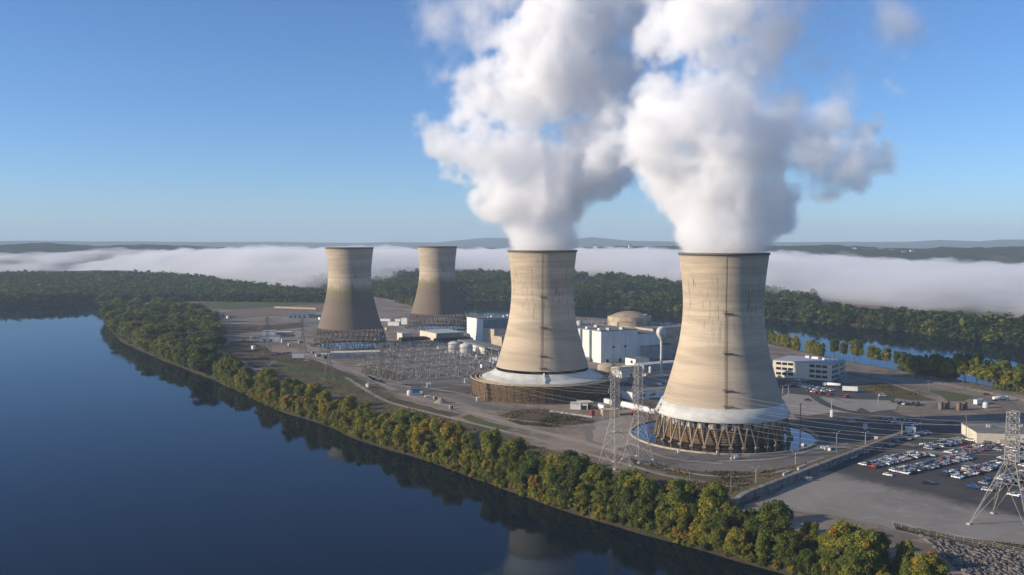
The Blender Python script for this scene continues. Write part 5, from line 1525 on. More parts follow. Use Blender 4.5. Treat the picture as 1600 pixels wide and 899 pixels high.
for px, pt, lb, kd in (((1307, 708), (1307, 676), 'lamp post at the flood wall end, nearest the big basin', 'lamp'), ((1352, 704), (1352, 676), 'lamp post at the corner of the car park by the wall', 'lamp'),
                       ((1409, 688), (1409, 661), 'lamp post behind the first line of parked cars', 'lamp'), ((1439, 678), (1439, 653), 'lamp post beside the white kiosk', 'lamp'),
                       ((1509.5, 685), (1509.5, 648), 'wooden utility pole between the kiosk and the white warehouse', 'wood'), ((1243, 728), (1243, 706), 'lamp post on the gravel yard below the big basin', 'lamp'),
                       ((1181, 755), (1181, 731), 'lamp post in the autumn grass corner', 'lamp'), ((1142, 770), (1142, 738), 'bare wooden pole among the bank weeds', 'wood'),
                       ((1223, 616), (1223, 603), 'lamp post on the embankment nearest the tower', 'lamp'), ((1232, 617), (1232, 602), 'second lamp post on the embankment', 'lamp'),
                       ((1262, 648), (1262, 634), 'short pole on the pale embankment', 'wood'), ((1299, 640), (1299, 625), 'lamp post on the ramp bend', 'lamp'), ((1372, 634), (1372, 616), 'lamp post at the pale slope end', 'lamp'),
                       ((1427, 597), (1427, 582), 'lamp post on the far shore road', 'lamp'), ((1451, 610), (1451, 594), 'wooden pole beside the road bend grass', 'wood'),
                       ((666.5, 606), (666.5, 586), 'wooden pole beside the small white kiosk', 'wood'), ((423, 575), (423, 562), 'short pole on the green bank slope', 'wood'), ((360, 523), (360, 510), 'wooden pole in the dark scrub', 'wood'),
                       ((373, 528), (373, 513), 'second wooden pole in the dark scrub', 'wood'), ((1078, 752), (1078, 732), 'thin pole by the brown bend grass', 'wood')):
    pole(px, pt, lb, kd)

# fences
def fence(px, label, h=2.2, step=3.2, z=0.0, mat=None):
    pts = polyline([G(x, y, z).xy for x, y in px], step)
    T = thing('chain_link_fence', label, 'fence', (pts[0].x, pts[0].y, z))
    o_ = pts[0]
    m = MB(); m.bar((0, 0, -0.3), (0, 0, h), 0.13); pm = m.mesh('post', mat or M_STEEL)
    for p_ in pts[:100]:
        a = link('post', pm, T); a.location = (p_.x - o_.x, p_.y - o_.y, 0)
    m = MB()
    for a, b in zip(pts[:-1], pts[1:]):
        for zz in (0.1, h * 0.36, h * 0.68, h - 0.05):
            m.bar((a.x - o_.x, a.y - o_.y, zz), (b.x - o_.x, b.y - o_.y, zz), 0.07, caps=False)
    m.build('rail', mat or M_STEEL, T)
fence([(1395, 823), (1450, 836), (1520, 850), (1600, 867), (1680, 884)], 'wire fence along the riprap bank below the gravel lot')
fence([(1060, 772), (1110, 772), (1160, 758)], 'wire fence across the weedy bank by the flood wall')
fence([(1408, 590), (1470, 601), (1540, 615), (1620, 632)], 'pale fence along the far shore road', 1.8, 6.0, 0, M_CONC)

# barriers, containers and small yard things
def small_box(name, label, px, size, mat, rz=0.0, cat=None, group=None, extra=True):
    q = G(*px); T = thing(name, label, cat or name.replace('_', ' '), (q.x, q.y, 0.2), rz, group)
    part_box(T, 'body', (0, 0, 0), size, mat)
    if extra: part_box(T, 'lid', (0, 0, size[2] + 0.002), (size[0] + 0.15, size[1] + 0.15, 0.14), mat)
    return T
for k in range(9):
    px = (862 + k * 7.4, 644.5 + k * 1.05)
    q = G(*px); m = MB(); m.add([(-1.7, -0.35, 0), (1.7, -0.35, 0), (1.7, 0.35, 0), (-1.7, 0.35, 0), (-1.7, -0.12, 1.0), (1.7, -0.12, 1.0), (1.7, 0.12, 1.0), (-1.7, 0.12, 1.0)], [(4, 5, 6, 7), (0, 1, 5, 4), (1, 2, 6, 5), (2, 3, 7, 6), (3, 0, 4, 7)])
    o = m.build('concrete_barrier', M_CONC); o.location = (q.x, q.y, 0.3); o.rotation_euler.z = -0.35
    tag(o, f'concrete road barrier, {ORD(k + 1)} from the ringed basin in the yard row', 'barrier', 'concrete barriers in the yard')
small_box('red_container', 'upright red container by the barrier row', (926, 650), (2.4, 2.4, 3.6), M_RED, 0.2, 'container')
small_box('red_container', 'red equipment box beside the big basin wall', (990, 648), (3.4, 2.2, 2.4), M_RED, 0.4, 'container')
small_box('blue_container', 'blue covered container on the berm by the switchyard', (650, 614), (9, 3.4, 3.0), M_BLUE, 0.15, 'container')
small_box('white_crate', 'white crate beside the blue container', (658, 616.5), (2.2, 2, 2.2), M_WHITE, 0.1, 'crate')
small_box('white_crate', 'low white crate on rubble by the gravel heap', (668, 621), (4.0, 2, 1.2), M_WHITE, 0.3, 'crate')
small_box('white_crate', 'white crate on the gravel yard under the big basin', (1150, 718), (1.8, 1.6, 1.6), M_WHITE, 0.2, 'crate')
small_box('white_crate', 'small white crate next to the yard crate', (1143.5, 719), (1.2, 1.2, 1.2), M_WHITE, 0.2, 'crate')
small_box('white_crate', 'pale post box at the big basin front wall', (1121, 711), (1.0, 1.0, 2.0), M_CREAM, 0.1, 'crate')
small_box('white_crate', 'white bin at the gravel yard edge near the pylon', (1060, 708), (1.0, 1.0, 1.8), M_WHITE, 0.1, 'crate')
for k, (x, y) in enumerate(((1285, 702), (1290, 703), (1294, 702), (1296, 704.5), (1254, 697), (1258, 696))):
    small_box('supply_bag', ('white bulk bag in the heap by the lamp post, ' if k < 4 else 'white bulk bag at the big basin edge, ') + ('first', 'second', 'third', 'fourth', 'nearer', 'farther')[k], (x, y), (1.7, 1.7, 1.5), M_WHITE, 0.3 * k, 'bag', 'white bulk bags', False)
q = G(689, 630); m = MB(); m.lathe([(5.6, 0), (3.8, 1.3), (1.6, 3.2), (0.02, 3.7)], 18)
m.v = [(x * (1 + 0.1 * sin(5 * atan2(y, x) + 1)), y * (1 + 0.1 * cos(4 * atan2(y, x))), z) for x, y, z in m.v]
o = m.build('gravel_heap', M_TRACK, None, True); o.location = (q.x, q.y, 0.2); tag(o, 'cone shaped heap of pale gravel beside the ring road', 'gravel heap')
for px, w, lb in (((1264, 752), 6, 'concrete block group on the gravel lot under the flood wall'), ((1258, 751), 4, 'concrete block standing in the flood wall shade')):
    small_box('concrete_block', lb, px, (w * 0.5, 1.2, 1.6), M_CONC, 0.2, 'concrete block')

# ------------------------------------------------------------------ vehicles
PAINT = {}
def paint(nm, c, metal=0.0):
    t = NT('car_paint_' + nm)
    n_ = t.noise(t.obj(), 1.5, 3, 0.6)
    PAINT[nm] = t.bsdf(t.mix(t.math('MULTIPLY', t.ramp01(n_, 0.4, 0.8), 0.2), c, tuple(q * 0.6 for q in c)), 0.28, 0.5, metal, **{'Coat Weight': 0.5, 'Coat Roughness': 0.1})
for nm, c, me in (('white', (0.78, 0.78, 0.77), 0), ('silver', (0.50, 0.51, 0.52), 0.5), ('grey', (0.16, 0.165, 0.17), 0.4), ('black', (0.014, 0.014, 0.016), 0), ('blue', (0.02, 0.09, 0.30), 0.1), ('dark blue', (0.015, 0.03, 0.085), 0.2), ('red', (0.36, 0.018, 0.018), 0), ('maroon', (0.12, 0.012, 0.018), 0.1), ('tan', (0.36, 0.30, 0.22), 0.2), ('green', (0.03, 0.085, 0.06), 0.1)):
    paint(nm, c, me)
M_TYRE = flat_mat('tyre_rubber', (0.018, 0.018, 0.018), 0.9, 0.2)
M_LAMP = flat_mat('lamp_lens', (0.5, 0.08, 0.05), 0.3, 0.5)
def car_shape(kind):
    """profiles along x (forward +): lower body and greenhouse"""
    if kind == 'sedan': low = [(-2.3, .35), (-2.35, .85), (-2.2, 1.0), (-1.5, 1.04), (0.9, .98), (2.1, .82), (2.32, .6), (2.3, .35)]; top = [(-1.75, 1.03), (-1.05, 1.45), (0.15, 1.47), (1.05, .98)]; W = 1.8
    elif kind == 'suv': low = [(-2.35, .42), (-2.4, 1.05), (-2.3, 1.14), (1.0, 1.12), (2.2, 1.0), (2.38, .7), (2.35, .42)]; top = [(-2.2, 1.13), (-1.95, 1.76), (0.2, 1.78), (1.1, 1.12)]; W = 1.92
    elif kind == 'pickup': low = [(-2.8, .5), (-2.85, 1.08), (-0.75, 1.1), (1.2, 1.1), (2.6, 1.02), (2.75, .75), (2.7, .48)]; top = [(-0.85, 1.09), (-0.7, 1.82), (0.6, 1.84), (1.35, 1.09)]; W = 1.98
    else: low = [(-2.6, .42), (-2.65, 1.15), (1.3, 1.15), (2.3, 1.0), (2.5, .7), (2.45, .42)]; top = [(-2.6, 1.14), (-2.45, 2.05), (0.9, 2.05), (1.8, 1.13)]; W = 2.0
    return low, top, W
def prof_prism(m, prof, w, wt=None):
    n = len(prof); wt = wt or (lambda z: w)
    vs_ = [(x, -wt(z) / 2, z) for x, z in prof] + [(x, wt(z) / 2, z) for x, z in prof]
    m.add(vs_, [tuple(range(n)), tuple(range(2 * n - 1, n - 1, -1))] + [(i, n + i, n + (i + 1) % n, (i + 1) % n) for i in range(n)])
CAR_ME = {}
for kind in ('sedan', 'suv', 'pickup', 'van'):
    low, top, W = car_shape(kind)
    m = MB(); prof_prism(m, low, W, lambda z: W if z > 0.5 else W * 0.96)
    (x0, z0), (x1, z1), (x2, z2), (x3, z3) = top
    rw = W * 0.76
    m.add([(x1 + .05, -rw / 2, z1 + .012), (x2, -rw / 2, z2 + .012), (x2, rw / 2, z2 + .012), (x1 + .05, rw / 2, z1 + .012), (x1 + .15, -rw / 2 + .1, z1 + .06), (x2 - .1, -rw / 2 + .1, z2 + .06), (x2 - .1, rw / 2 - .1, z2 + .06), (x1 + .15, rw / 2 - .1, z1 + .06)],
          [(4, 5, 6, 7), (0, 1, 5, 4), (1, 2, 6, 5), (2, 3, 7, 6), (3, 0, 4, 7)])
    for s in (-1, 1):
        for (xa, za), (xb, zb) in (((x0, z0), (x1, z1)), ((x3, z3), (x2, z2)), (((x0 + x3) / 2, z0), ((x1 + x2) / 2, z1))):
            m.bar((xa, s * W * .455, za), (xb, s * W * .39, zb), .09)
    if kind == 'pickup':
        for a_, b_ in (((-2.8, 0.93), (-0.9, 0.93)), ((-2.8, -0.93), (-0.9, -0.93)), ((-2.8, -0.93), (-2.8, 0.93))):
            m.bar((a_[0], a_[1], 1.2), (b_[0], b_[1], 1.2), .16)
    for nm in PAINT:
        CAR_ME[kind, nm] = m.mesh('body', PAINT[nm])
    g = MB(); prof_prism(g, top, W * 0.9, lambda z: W * 0.88 if z < (z1 + z0) / 2 else W * 0.75)
    CAR_ME[kind, 'glass'] = g.mesh('windows', M_GLASS)
    for i, (wx, wy) in enumerate(((-1, -1), (-1, 1), (1, -1), (1, 1))):
        wb = {'sedan': 1.36, 'suv': 1.42, 'pickup': 1.7, 'van': 1.6}[kind]; r = .32 if kind == 'sedan' else .38
        w_ = MB(); cx, cy_ = wx * wb, wy * (W / 2 - .1)
        vs_ = [(cx + r * cos(2 * pi * k / 12), cy_ + s * .12, r + r * sin(2 * pi * k / 12)) for s in (-1, 1) for k in range(12)]
        w_.add(vs_, [tuple(range(12)), tuple(range(23, 11, -1))] + [(k, 12 + k, 12 + (k + 1) % 12, (k + 1) % 12) for k in range(12)])
        CAR_ME[kind, 'wheel', i] = w_.mesh('wheel', M_TYRE)
    lm = MB(); lm.box((low[1][0] - .01, -W * .36, .78), (.06, .3, .18)); lm.box((low[1][0] - .01, W * .36, .78), (.06, .3, .18))
    CAR_ME[kind, 'lamp'] = lm.mesh('tail_lamp', M_LAMP)
COLS = ['white'] * 8 + ['silver'] * 7 + ['grey'] * 4 + ['black'] * 5 + ['blue'] * 2 + ['dark blue'] * 2 + ['red'] * 2 + ['maroon'] + ['tan'] * 2 + ['green']
KINDS_ = ['sedan'] * 6 + ['suv'] * 5 + ['pickup'] * 4 + ['van']
crng = random.Random(99)
CAR_NAME = {'sedan': 'sedan', 'suv': 'wagon', 'pickup': 'pickup', 'van': 'van'}
NCAR = [0]
def car(x, y, rz, label, col=None, kind=None, group=None, z=0.24):
    col = col or crng.choice(COLS); kind = kind or crng.choice(KINDS_)
    T = thing('parked_car', label.format(c=col, k=CAR_NAME[kind]), 'car', (x, y, z), rz, group); T.scale = (1.04, 1.04, 1.04)
    link('body', CAR_ME[kind, col], T); link('windows', CAR_ME[kind, 'glass'], T)
    for i in range(4): link('wheel', CAR_ME[kind, 'wheel', i], T)
    link('tail_lamp', CAR_ME[kind, 'lamp'], T)
    NCAR[0] += 1
def car_row(a, b, name, z, fill=0.9, sp=3.0, second=False, cols=None, start='far end of the flood wall side'):
    A, B = G(*a).xy, G(*b).xy
    d = (B - A); L = d.length; d.normalize(); nr = Vector((d.y, -d.x))
    for side in ((0, 1) if second else (0,)):
        n = int(L / sp) + 1; j = 0
        for i in range(n):
            if crng.random() > fill: continue
            j += 1
            q = A + d * (i * sp + crng.uniform(-.25, .25)) + nr * (side * 6.1 + crng.uniform(-.5, .5))
            ang = atan2(nr.y, nr.x) + (pi if crng.random() < 0.5 else 0) + crng.uniform(-.05, .05)
            ln = ('front line, ' if side else 'back line, ') if second else ''
            car(q.x, q.y, ang, '{c} {k}, ' + f'{ORD(j)} from the river end, {ln}{name}', crng.choice(cols) if cols else None, None, 'cars parked at the plant', z)
car_row((1305, 724), (1360, 704), 'row along the flood wall', 0.12, 0.95, second=False, cols=['red', 'white', 'blue', 'dark blue', 'silver', 'white'])
car_row((1366, 703), (1452, 676), 'row before the white kiosk', 0.12, 0.66, cols=['white', 'white', 'silver', 'white', 'grey'])
car_row((1348, 728), (1428, 709), 'first double row', 0.12, 0.88, second=True)
car_row((1436, 700), (1500, 687), 'short double row by utility pole', 0.12, 0.88, second=True)
car_row((1397, 738), (1503, 713), 'second double row', 0.12, 0.88, second=True)
car_row((1483, 709), (1546, 695), 'double row before the warehouse', 0.12, 0.88, second=True)
car_row((1476, 744), (1560, 724), 'third double row', 0.12, 0.88, second=True)
car_row((1566, 719), (1625, 704), 'double row behind the pylon', 0.12, 0.88, second=True)
car_row((1536, 757), (1625, 734), 'double row through the pylon legs', 0.12, 0.88, second=True)
car_row((1583, 776), (1640, 760), 'double row beside the pylon', 0.12, 0.88, second=True)
car_row((1560, 705), (1640, 688), 'far double row by the warehouse', 0.12, 0.85, second=True)
car_row((1600, 730), (1660, 714), 'double row at the right kerb'.replace('right', 'outer'), 0.12, 0.85, second=True)
car_row((1388, 657), (1446, 666), 'shaded lot behind the kiosk', 0.10, 0.8, 3.6, second=True, cols=['blue', 'dark blue', 'silver', 'white', 'grey'])
car_row((1252, 602), (1302, 613), 'upper lot below the office', 0.26, 0.85, 3.2, second=True, cols=['white', 'white', 'silver', 'grey', 'white'])
car_row((1247, 610), (1288, 616), 'lower edge of the upper lot', 0.26, 0.7, 3.4, cols=['white', 'silver', 'grey'])
car_row((1246, 594.5), (1264, 597.5), 'kerb before the office', 0.26, 0.8, 3.4, cols=['silver', 'white'])
car_row((1394, 629), (1440, 633), 'dark row at the path end', 0.10, 0.9, 3.0, second=True, cols=['black', 'dark blue', 'black', 'grey', 'maroon', 'white'])
for px, rz, c_, k_, lb in (((1387.5, 744), -0.75, 'white', 'sedan', 'white sedan parked alone in front of the second double row'), ((1450.5, 757), -0.55, 'black', 'pickup', 'black pickup truck alone at the gravel lot edge'), ((1521, 763.5), -0.55, 'blue', 'pickup', 'bright blue pickup truck in front of the pylon'),
                           ((1542, 768), -0.55, 'white', 'suv', 'white sports utility car next to the bright blue pickup'), ((1454, 713), -0.6, 'white', 'sedan', 'white sedan alone in the car park lane'), ((1501, 714.5), -0.5, 'red', 'sedan', 'bright red sedan at the end of the second double row'),
                           ((965.5, 677.5), 0.2, 'white', 'pickup', 'white pickup truck on the grey yard by the tall pylons'), ((1353, 588), -0.4, 'silver', 'pickup', 'silver pickup truck driving on the road past the office'),
                           ((1344, 612.5), -0.2, 'white', 'sedan', 'white sedan beside the box trailer'), ((1379, 620), 0.0, 'white', 'van', 'white van at the pale slope edge'), ((1262, 627), 0.1, 'red', 'pickup', 'red pickup truck on the ramp road'),
                           ((1277, 615.5), 0.4, 'red', 'pickup', 'red truck in the upper lot, nearest the embankment lamp posts'), ((1284, 616.5), 0.4, 'red', 'suv', 'red utility car second in the upper lot'), ((1298, 618), 0.5, 'red', 'pickup', 'red truck third in the upper lot'), ((1323, 622), 0.6, 'red', 'van', 'red van alone at the upper lot end'),
                           ((427, 556), 0.2, 'red', 'pickup', 'red truck by the river pylon, nearest the bank'), ((436, 555), 0.2, 'red', 'van', 'red van second by the river pylon'), ((444, 554), 0.2, 'red', 'pickup', 'red truck third by the river pylon'), ((452, 553.5), 0.2, 'red', 'van', 'red van last in the line by the river pylon'),
                           ((479, 565), 0.1, 'white', 'van', 'white van before the low cream shed'), ((1541, 618), -0.3, 'black', 'sedan', 'dark sedan on the far shore road')):
    car(*G(*px).xy, rz, lb, c_, k_, 'cars parked at the plant' if c_ != 'red' else 'red vehicles', 0.33 if px[0] < 1340 or px[1] < 640 else 0.12)
# trucks
def truck(px, rz, label, kind):
    q = G(*px); T = thing('tanker_truck' if kind == 'tank' else 'box_trailer', label, 'truck', (q.x, q.y, 0.3), rz)
    L = 11.5
    if kind == 'tank':
        m = MB(); m.tube([(-L / 2, 0, 2.2), (-L / 2 + .4, 0, 2.2), (L / 2 - .4, 0, 2.2), (L / 2, 0, 2.2)], [.8, 1.25, 1.25, .8], 14); m.build('tank', M_WHITE, T, True)
    else:
        part_box(T, 'box', (0, 0, 1.2), (L, 2.6, 3.4), M_WHITE)
    part_box(T, 'chassis', (0.6, 0, 0.75), (L + 1.2, 1.2, 0.4), M_DARK)
    if kind == 'tank':
        part_box(T, 'cab', (L / 2 + 1.9, 0, 0.8), (2.6, 2.4, 2.4), M_WHITE); part_box(T, 'windscreen', (L / 2 + 3.22, 0, 1.9), (0.1, 2.1, 1.0), M_GLASS)
    for x in ((-4.6, -3.4, 3.6) if kind != 'tank' else (-4.6, -3.4, 3.6, L / 2 + 2.2)):
        for s in (-1, 1):
            w_ = MB(); w_.add([(x + .5 * cos(2 * pi * k / 12), s * 1.1 + e * .15, .5 + .5 * sin(2 * pi * k / 12)) for e in (-1, 1) for k in range(12)], [tuple(range(12)), tuple(range(23, 11, -1))] + [(k, 12 + k, 12 + (k + 1) % 12, (k + 1) % 12) for k in range(12)])
            w_.build('wheel', M_TYRE, T)
truck((1303, 605.5), 2.55, 'white tanker truck beside the weedy berm', 'tank')
truck((1328, 613.5), -0.35, 'white box trailer at the upper lot edge', 'box')
truck((1561, 627), 0.3, 'cream tanker on the far shore road', 'tank')
truck((466, 562), 0.1, 'pale box trailer before the nearer idle tower', 'box')
print('cars', NCAR[0])
# ------------------------------------------------------------------ trees
t = NT('leaf_material')
at_ = t.n('Attribute', attribute_name='tint', attribute_type='GEOMETRY')
oi = t.n('ObjectInfo')
sc_ = t.n('SeparateColor', {'Color': oi.outputs['Color']})
base = t.math('ADD', at_.outputs['Fac'], t.math('SUBTRACT', sc_.outputs[0], 0.5))
c = t.colramp(base, [(0.0, (0.024, 0.040, 0.015)), (0.28, (0.066, 0.092, 0.022)), (0.5, (0.145, 0.170, 0.030)), (0.70, (0.25, 0.24, 0.036)), (0.87, (0.40, 0.29, 0.035)), (1.0, (0.33, 0.15, 0.04))])
gn = t.n('NewGeometry')
d_ = t.n('BsdfPrincipled', {'Base Color': c, 'Roughness': 0.75}); d_.inputs['Specular IOR Level'].default_value = 0.15
tr_ = t.n('BsdfTranslucent', {'Color': t.mix(0.5, c, (0.16, 0.19, 0.03))})
mx = t.n('MixShader', {'Fac': 0.36}); t.t.links.new(d_.outputs[0], mx.inputs[1]); t.t.links.new(tr_.outputs[0], mx.inputs[2])
t.t.links.new(mx.outputs[0], t.out.inputs['Surface'])
M_LEAF = t.mat
M_BARK = flat_mat('bark', (0.13, 0.105, 0.08), 0.95, 0.1, var=0.4, scale=2.0)

def leaves(rng, centers, radii, tints, n, size, squash=0.85, shell=(0.5, 1.18)):
    w = radii ** 2; idx = rng.choice(len(radii), n, p=w / w.sum())
    d = rng.normal(size=(n, 3)); d /= np.linalg.norm(d, axis=1)[:, None]
    d[:, 2] = np.where(d[:, 2] < -0.55, -d[:, 2], d[:, 2])
    pos = centers[idx] + d * (radii[idx] * rng.uniform(shell[0], shell[1], n))[:, None] * np.array([1, 1, squash])
    # prune what sits deep inside another lobe
    keep = np.ones(n, bool)
    for c, r in zip(centers, radii):
        dd = np.linalg.norm((pos - c) / np.array([1, 1, squash]), axis=1)
        keep &= dd > r * 0.48
    pos, d, idx = pos[keep], d[keep], idx[keep]; n = len(pos)
    pos = pos + rng.normal(size=(n, 3)) * size * 0.8
    nr = d + rng.normal(size=(n, 3)) * 0.6 + np.array([0, 0, 0.3]); nr /= np.linalg.norm(nr, axis=1)[:, None]
    a = np.cross(nr, rng.normal(size=(n, 3))); a /= np.linalg.norm(a, axis=1)[:, None]
    b = np.cross(nr, a)
    s = size * rng.uniform(0.55, 1.25, n)[:, None]
    q = np.stack([pos - a * s - b * s * .7, pos + a * s * 1.1 - b * s * .5, pos + a * s * .9 + b * s * .8, pos - a * s * .8 + b * s * .6], 1)
    ti = tints[idx] + rng.normal(size=n) * 0.05
    return q.reshape(-1, 3), ti

def crown_data(seed, H, R, nl, n, size, low=0.12, spread=0.16, accent=0.0, slim=1.0):
    rng = np.random.default_rng(seed)
    C, Rd, Ti = [], [], []
    for i in range(nl):
        u = low + (0.93 - low) * ((i + rng.random()) / nl)
        env = R * slim * math.sqrt(max(0.05, 1 - ((u - 0.48) / 0.56) ** 2))
        a = i * 2.4 + rng.uniform(-0.7, 0.7)
        rad = env * rng.uniform(0.25, 0.82)
        C.append((rad * cos(a), rad * sin(a), u * H)); Rd.append(R * rng.uniform(0.17, 0.42) * (1.15 - 0.42 * u))
        t_ = 0.5 + rng.normal() * spread * 0.55 + 0.05 * (u - .5)
        if rng.random() < accent: t_ += rng.uniform(0.18, 0.34)
        Ti.append(t_)
    C.append((0, 0, H * 0.5)); Rd.append(R * 0.55); Ti.append(0.46)
    return leaves(rng, np.array(C), np.array(Rd), np.array(Ti), n, size)

def trunk_mb(seed, H, R, r0, low):
    rng = random.Random(seed); m = MB()
    lx, ly = rng.uniform(-.6, .6), rng.uniform(-.6, .6)
    m.tube([(0, 0, -1.2), (lx * .3, ly * .3, H * .3), (lx, ly, H * .6), (lx * 1.2, ly * 1.2, H * .85)], [r0 * 1.25, r0 * .85, r0 * .55, r0 * .15], 7)
    for k in range(6):
        a = k * 1.1 + rng.uniform(-.4, .4); z = H * rng.uniform(max(.2, low), .6); L = R * rng.uniform(.5, .85)
        m.tube([(lx * z / H, ly * z / H, z), (L * .5 * cos(a), L * .5 * sin(a), z + H * .1), (L * cos(a), L * sin(a), z + H * .2)], [r0 * .45, r0 * .28, r0 * .1], 5)
    return m

def quads(nv): return np.arange(nv).reshape(-1, 4)
PROTO = {}
def proto(key, seed, H, R, nl, n, size, low=0.12, accent=0.0, spread=.16, r0=.3, slim=1.0):
    V, ti = crown_data(seed, H, R, nl, n, size, low, spread, accent, slim)
    PROTO[key] = (np_mesh('crown', V, quads(len(V)), M_LEAF, fattr=ti), trunk_mb(seed, H, R, r0, low).mesh('trunk', M_BARK), H)
for i in range(7):
    proto(('bank', i), 100 + i, 17.0, 7.4 + 0.35 * (i % 3), 40 + i, 15000, 0.36, 0.07, accent=0.05 if i % 3 == 1 else 0.0, spread=.17, slim=(1.0, .8, 1.1, .9, 1.0, .75, 1.05)[i])
for i in range(4):
    proto(('shrub', i), 200 + i, 7.0, 4.0, 18, 4200, 0.30, 0.03, accent=.12, spread=.22, r0=.16)
for i in range(4):
    proto(('wood', i), 300 + i, 20.0, 8.0, 34, 7000, 0.58, 0.06, spread=.16, r0=.38)
for i in range(3):
    proto(('thin', i), 400 + i, 19.0, 5.6, 20, 2600, 0.50, 0.40, spread=.2, r0=.27, slim=.8)
for i in range(5):
    proto(('far', i), 500 + i, 22.0, 8.0, 26, 3000, 0.8, 0.06, spread=.2, r0=.35, slim=(1, .8, 1.1, .9, .7)[i])

TONES = [('dark green', 0.35), ('green', 0.48), ('olive green', 0.59), ('yellow green', 0.70), ('golden yellow', 0.80)]
trng = random.Random(5)
PLANTED = []
def plant(x, y, z, kind, h, tone, where, order, cat='tree', group='trees', wide=1.0):
    keys = [k for k in PROTO if k[0] == kind]
    key = trng.choice(keys)
    cm, tm, H = PROTO[key]
    s = h / H
    T = bpy.data.objects.new('broadleaf_tree' if kind != 'shrub' else 'riverside_shrub', None)
    COL.objects.link(T)
    T.location = (x, y, z); T.rotation_euler.z = trng.uniform(0, 6.28)
    w = s * wide * trng.uniform(.88, 1.15); T.scale = (w, w * trng.uniform(.92, 1.08), s)
    o = link('crown', cm, T); o.color = (TONES[tone][1] + trng.uniform(-.04, .04), 0, 0, 1)
    link('trunk', tm, T)
    PLANTED.append((T, TONES[tone][0], where, order, cat, group, kind))
NTREE = lambda k: sum(1 for q in PLANTED if (q[6] == 'shrub') == (k == 'shrub'))

def bank_z(off):
    return interp(off, [0.6, 3.5, 10, 15], [-6.6, -4.5, -0.5, 0])
WB = [q.xy for q in W_LINE]
wl = polyline(WB, 1.0)
def bank_sites(step, off, jit):
    s = 0.0; out = []
    while s < len(wl) - 2:
        i = int(s); a, b = wl[i], wl[min(i + 6, len(wl) - 1)]
        d = (b - a).normalized() if (b - a).length else Vector((0, 1)); nr = Vector((d.y, -d.x))
        if nr.x < 0 and d.y > 0: nr = -nr
        o = off + trng.uniform(-jit, jit)
        out.append((i, a + nr * o, o)); s += step * trng.uniform(.8, 1.25)
    return out
def column(p): return 800 + FOC * p.x / p.y
def landmark(px):
    for lim, nm in ((395, 'by the wooded point'), (560, 'below the pump buildings'), (760, 'below the switchyard'), (960, 'below the ringed basin'), (1190, 'below the biggest tower'), (1310, 'below the flood wall')):
        if px < lim: return nm
    return 'below the gravel lot'
def tone_pick(ws): return trng.choices(range(5), ws)[0]
for step, off, jit, kind, hr, ws, row in ((8.6, 12.0, 2.8, 'bank', (10, 22), (3, 5, 6, 4, .4), 'atop the bank'), (9.4, 4.4, 1.8, 'bank', (8, 17), (2, 4, 6, 5, 1.0), "at the river's edge")):
    for i, p_, o in bank_sites(step, off, jit):
        px = column(p_)
        if p_.y < 250 or px > 1478 or px < 330 or p_.y > 1000: continue
        if 388 < px < 400 or (trng.random() < .06): continue
        h = trng.uniform(*hr) * interp(px, [330, 420, 600, 900, 1100, 1500], [1.0, .82, .86, .95, .88, .80])
        plant(p_.x, p_.y, bank_z(o) - .4, kind, h, tone_pick(ws), f'{row} {landmark(px)}', -i, group='trees on the river bank', wide=1.05)
for i, p_, o in bank_sites(12.5, 20, 2.5):
    px = column(p_)
    if p_.y < 250 or not 880 < px < 1440: continue
    plant(p_.x, p_.y, 0, 'bank', trng.uniform(9, 14), tone_pick((4, 5, 5, 3, .3)), f'in the back row {landmark(px)}', -i, group='trees on the river bank')
for i, p_, o in bank_sites(5.2, 1.8, 1.0):
    px = column(p_)
    if p_.y < 250 or px > 1490 or px < 340 or p_.y > 950: continue
    plant(p_.x, p_.y, bank_z(o) - .3, 'shrub', trng.uniform(3.2, 6.5), tone_pick((2, 4, 5, 5, 1.6)), f"at the river's edge {landmark(px)}", -i, 'shrub', 'shrubs along the waterline')
for i, p_, o in bank_sites(19, 4, 1.5):
    px = column(p_)
    if not 160 < px <= 330 or p_.y < 800: continue
    plant(p_.x, p_.y, bank_z(o) - .4, 'wood', trng.uniform(12, 19), tone_pick((4, 6, 5, 1, 0)), "at the river's edge by the wooded point", -i, group='trees on the wooded point')
def scatter(poly_px, spacing, zz=0.0):
    poly = [G(x, y, zz).xy for x, y in poly_px]
    xs = [q.x for q in poly]; ys = [q.y for q in poly]; pts = []
    for _ in range(6000):
        c = Vector((trng.uniform(min(xs), max(xs)), trng.uniform(min(ys), max(ys))))
        if inside(c, poly) and all((c - o).length > spacing for o in pts): pts.append(c)
    return pts
# the wooded point of the island
pts = sorted(scatter([(168, 497), (182, 484), (230, 481), (300, 486), (332, 506), (338, 540), (330, 580), (300, 566), (230, 540), (180, 518)], 25.0), key=lambda q: -q.y)
for i, c in enumerate(pts):
    plant(c.x, c.y, -1.5, 'wood', trng.uniform(16, 25), tone_pick((6, 6, 3, .5, 0)), 'on the wooded island point', i, group='trees on the wooded point', wide=1.6)
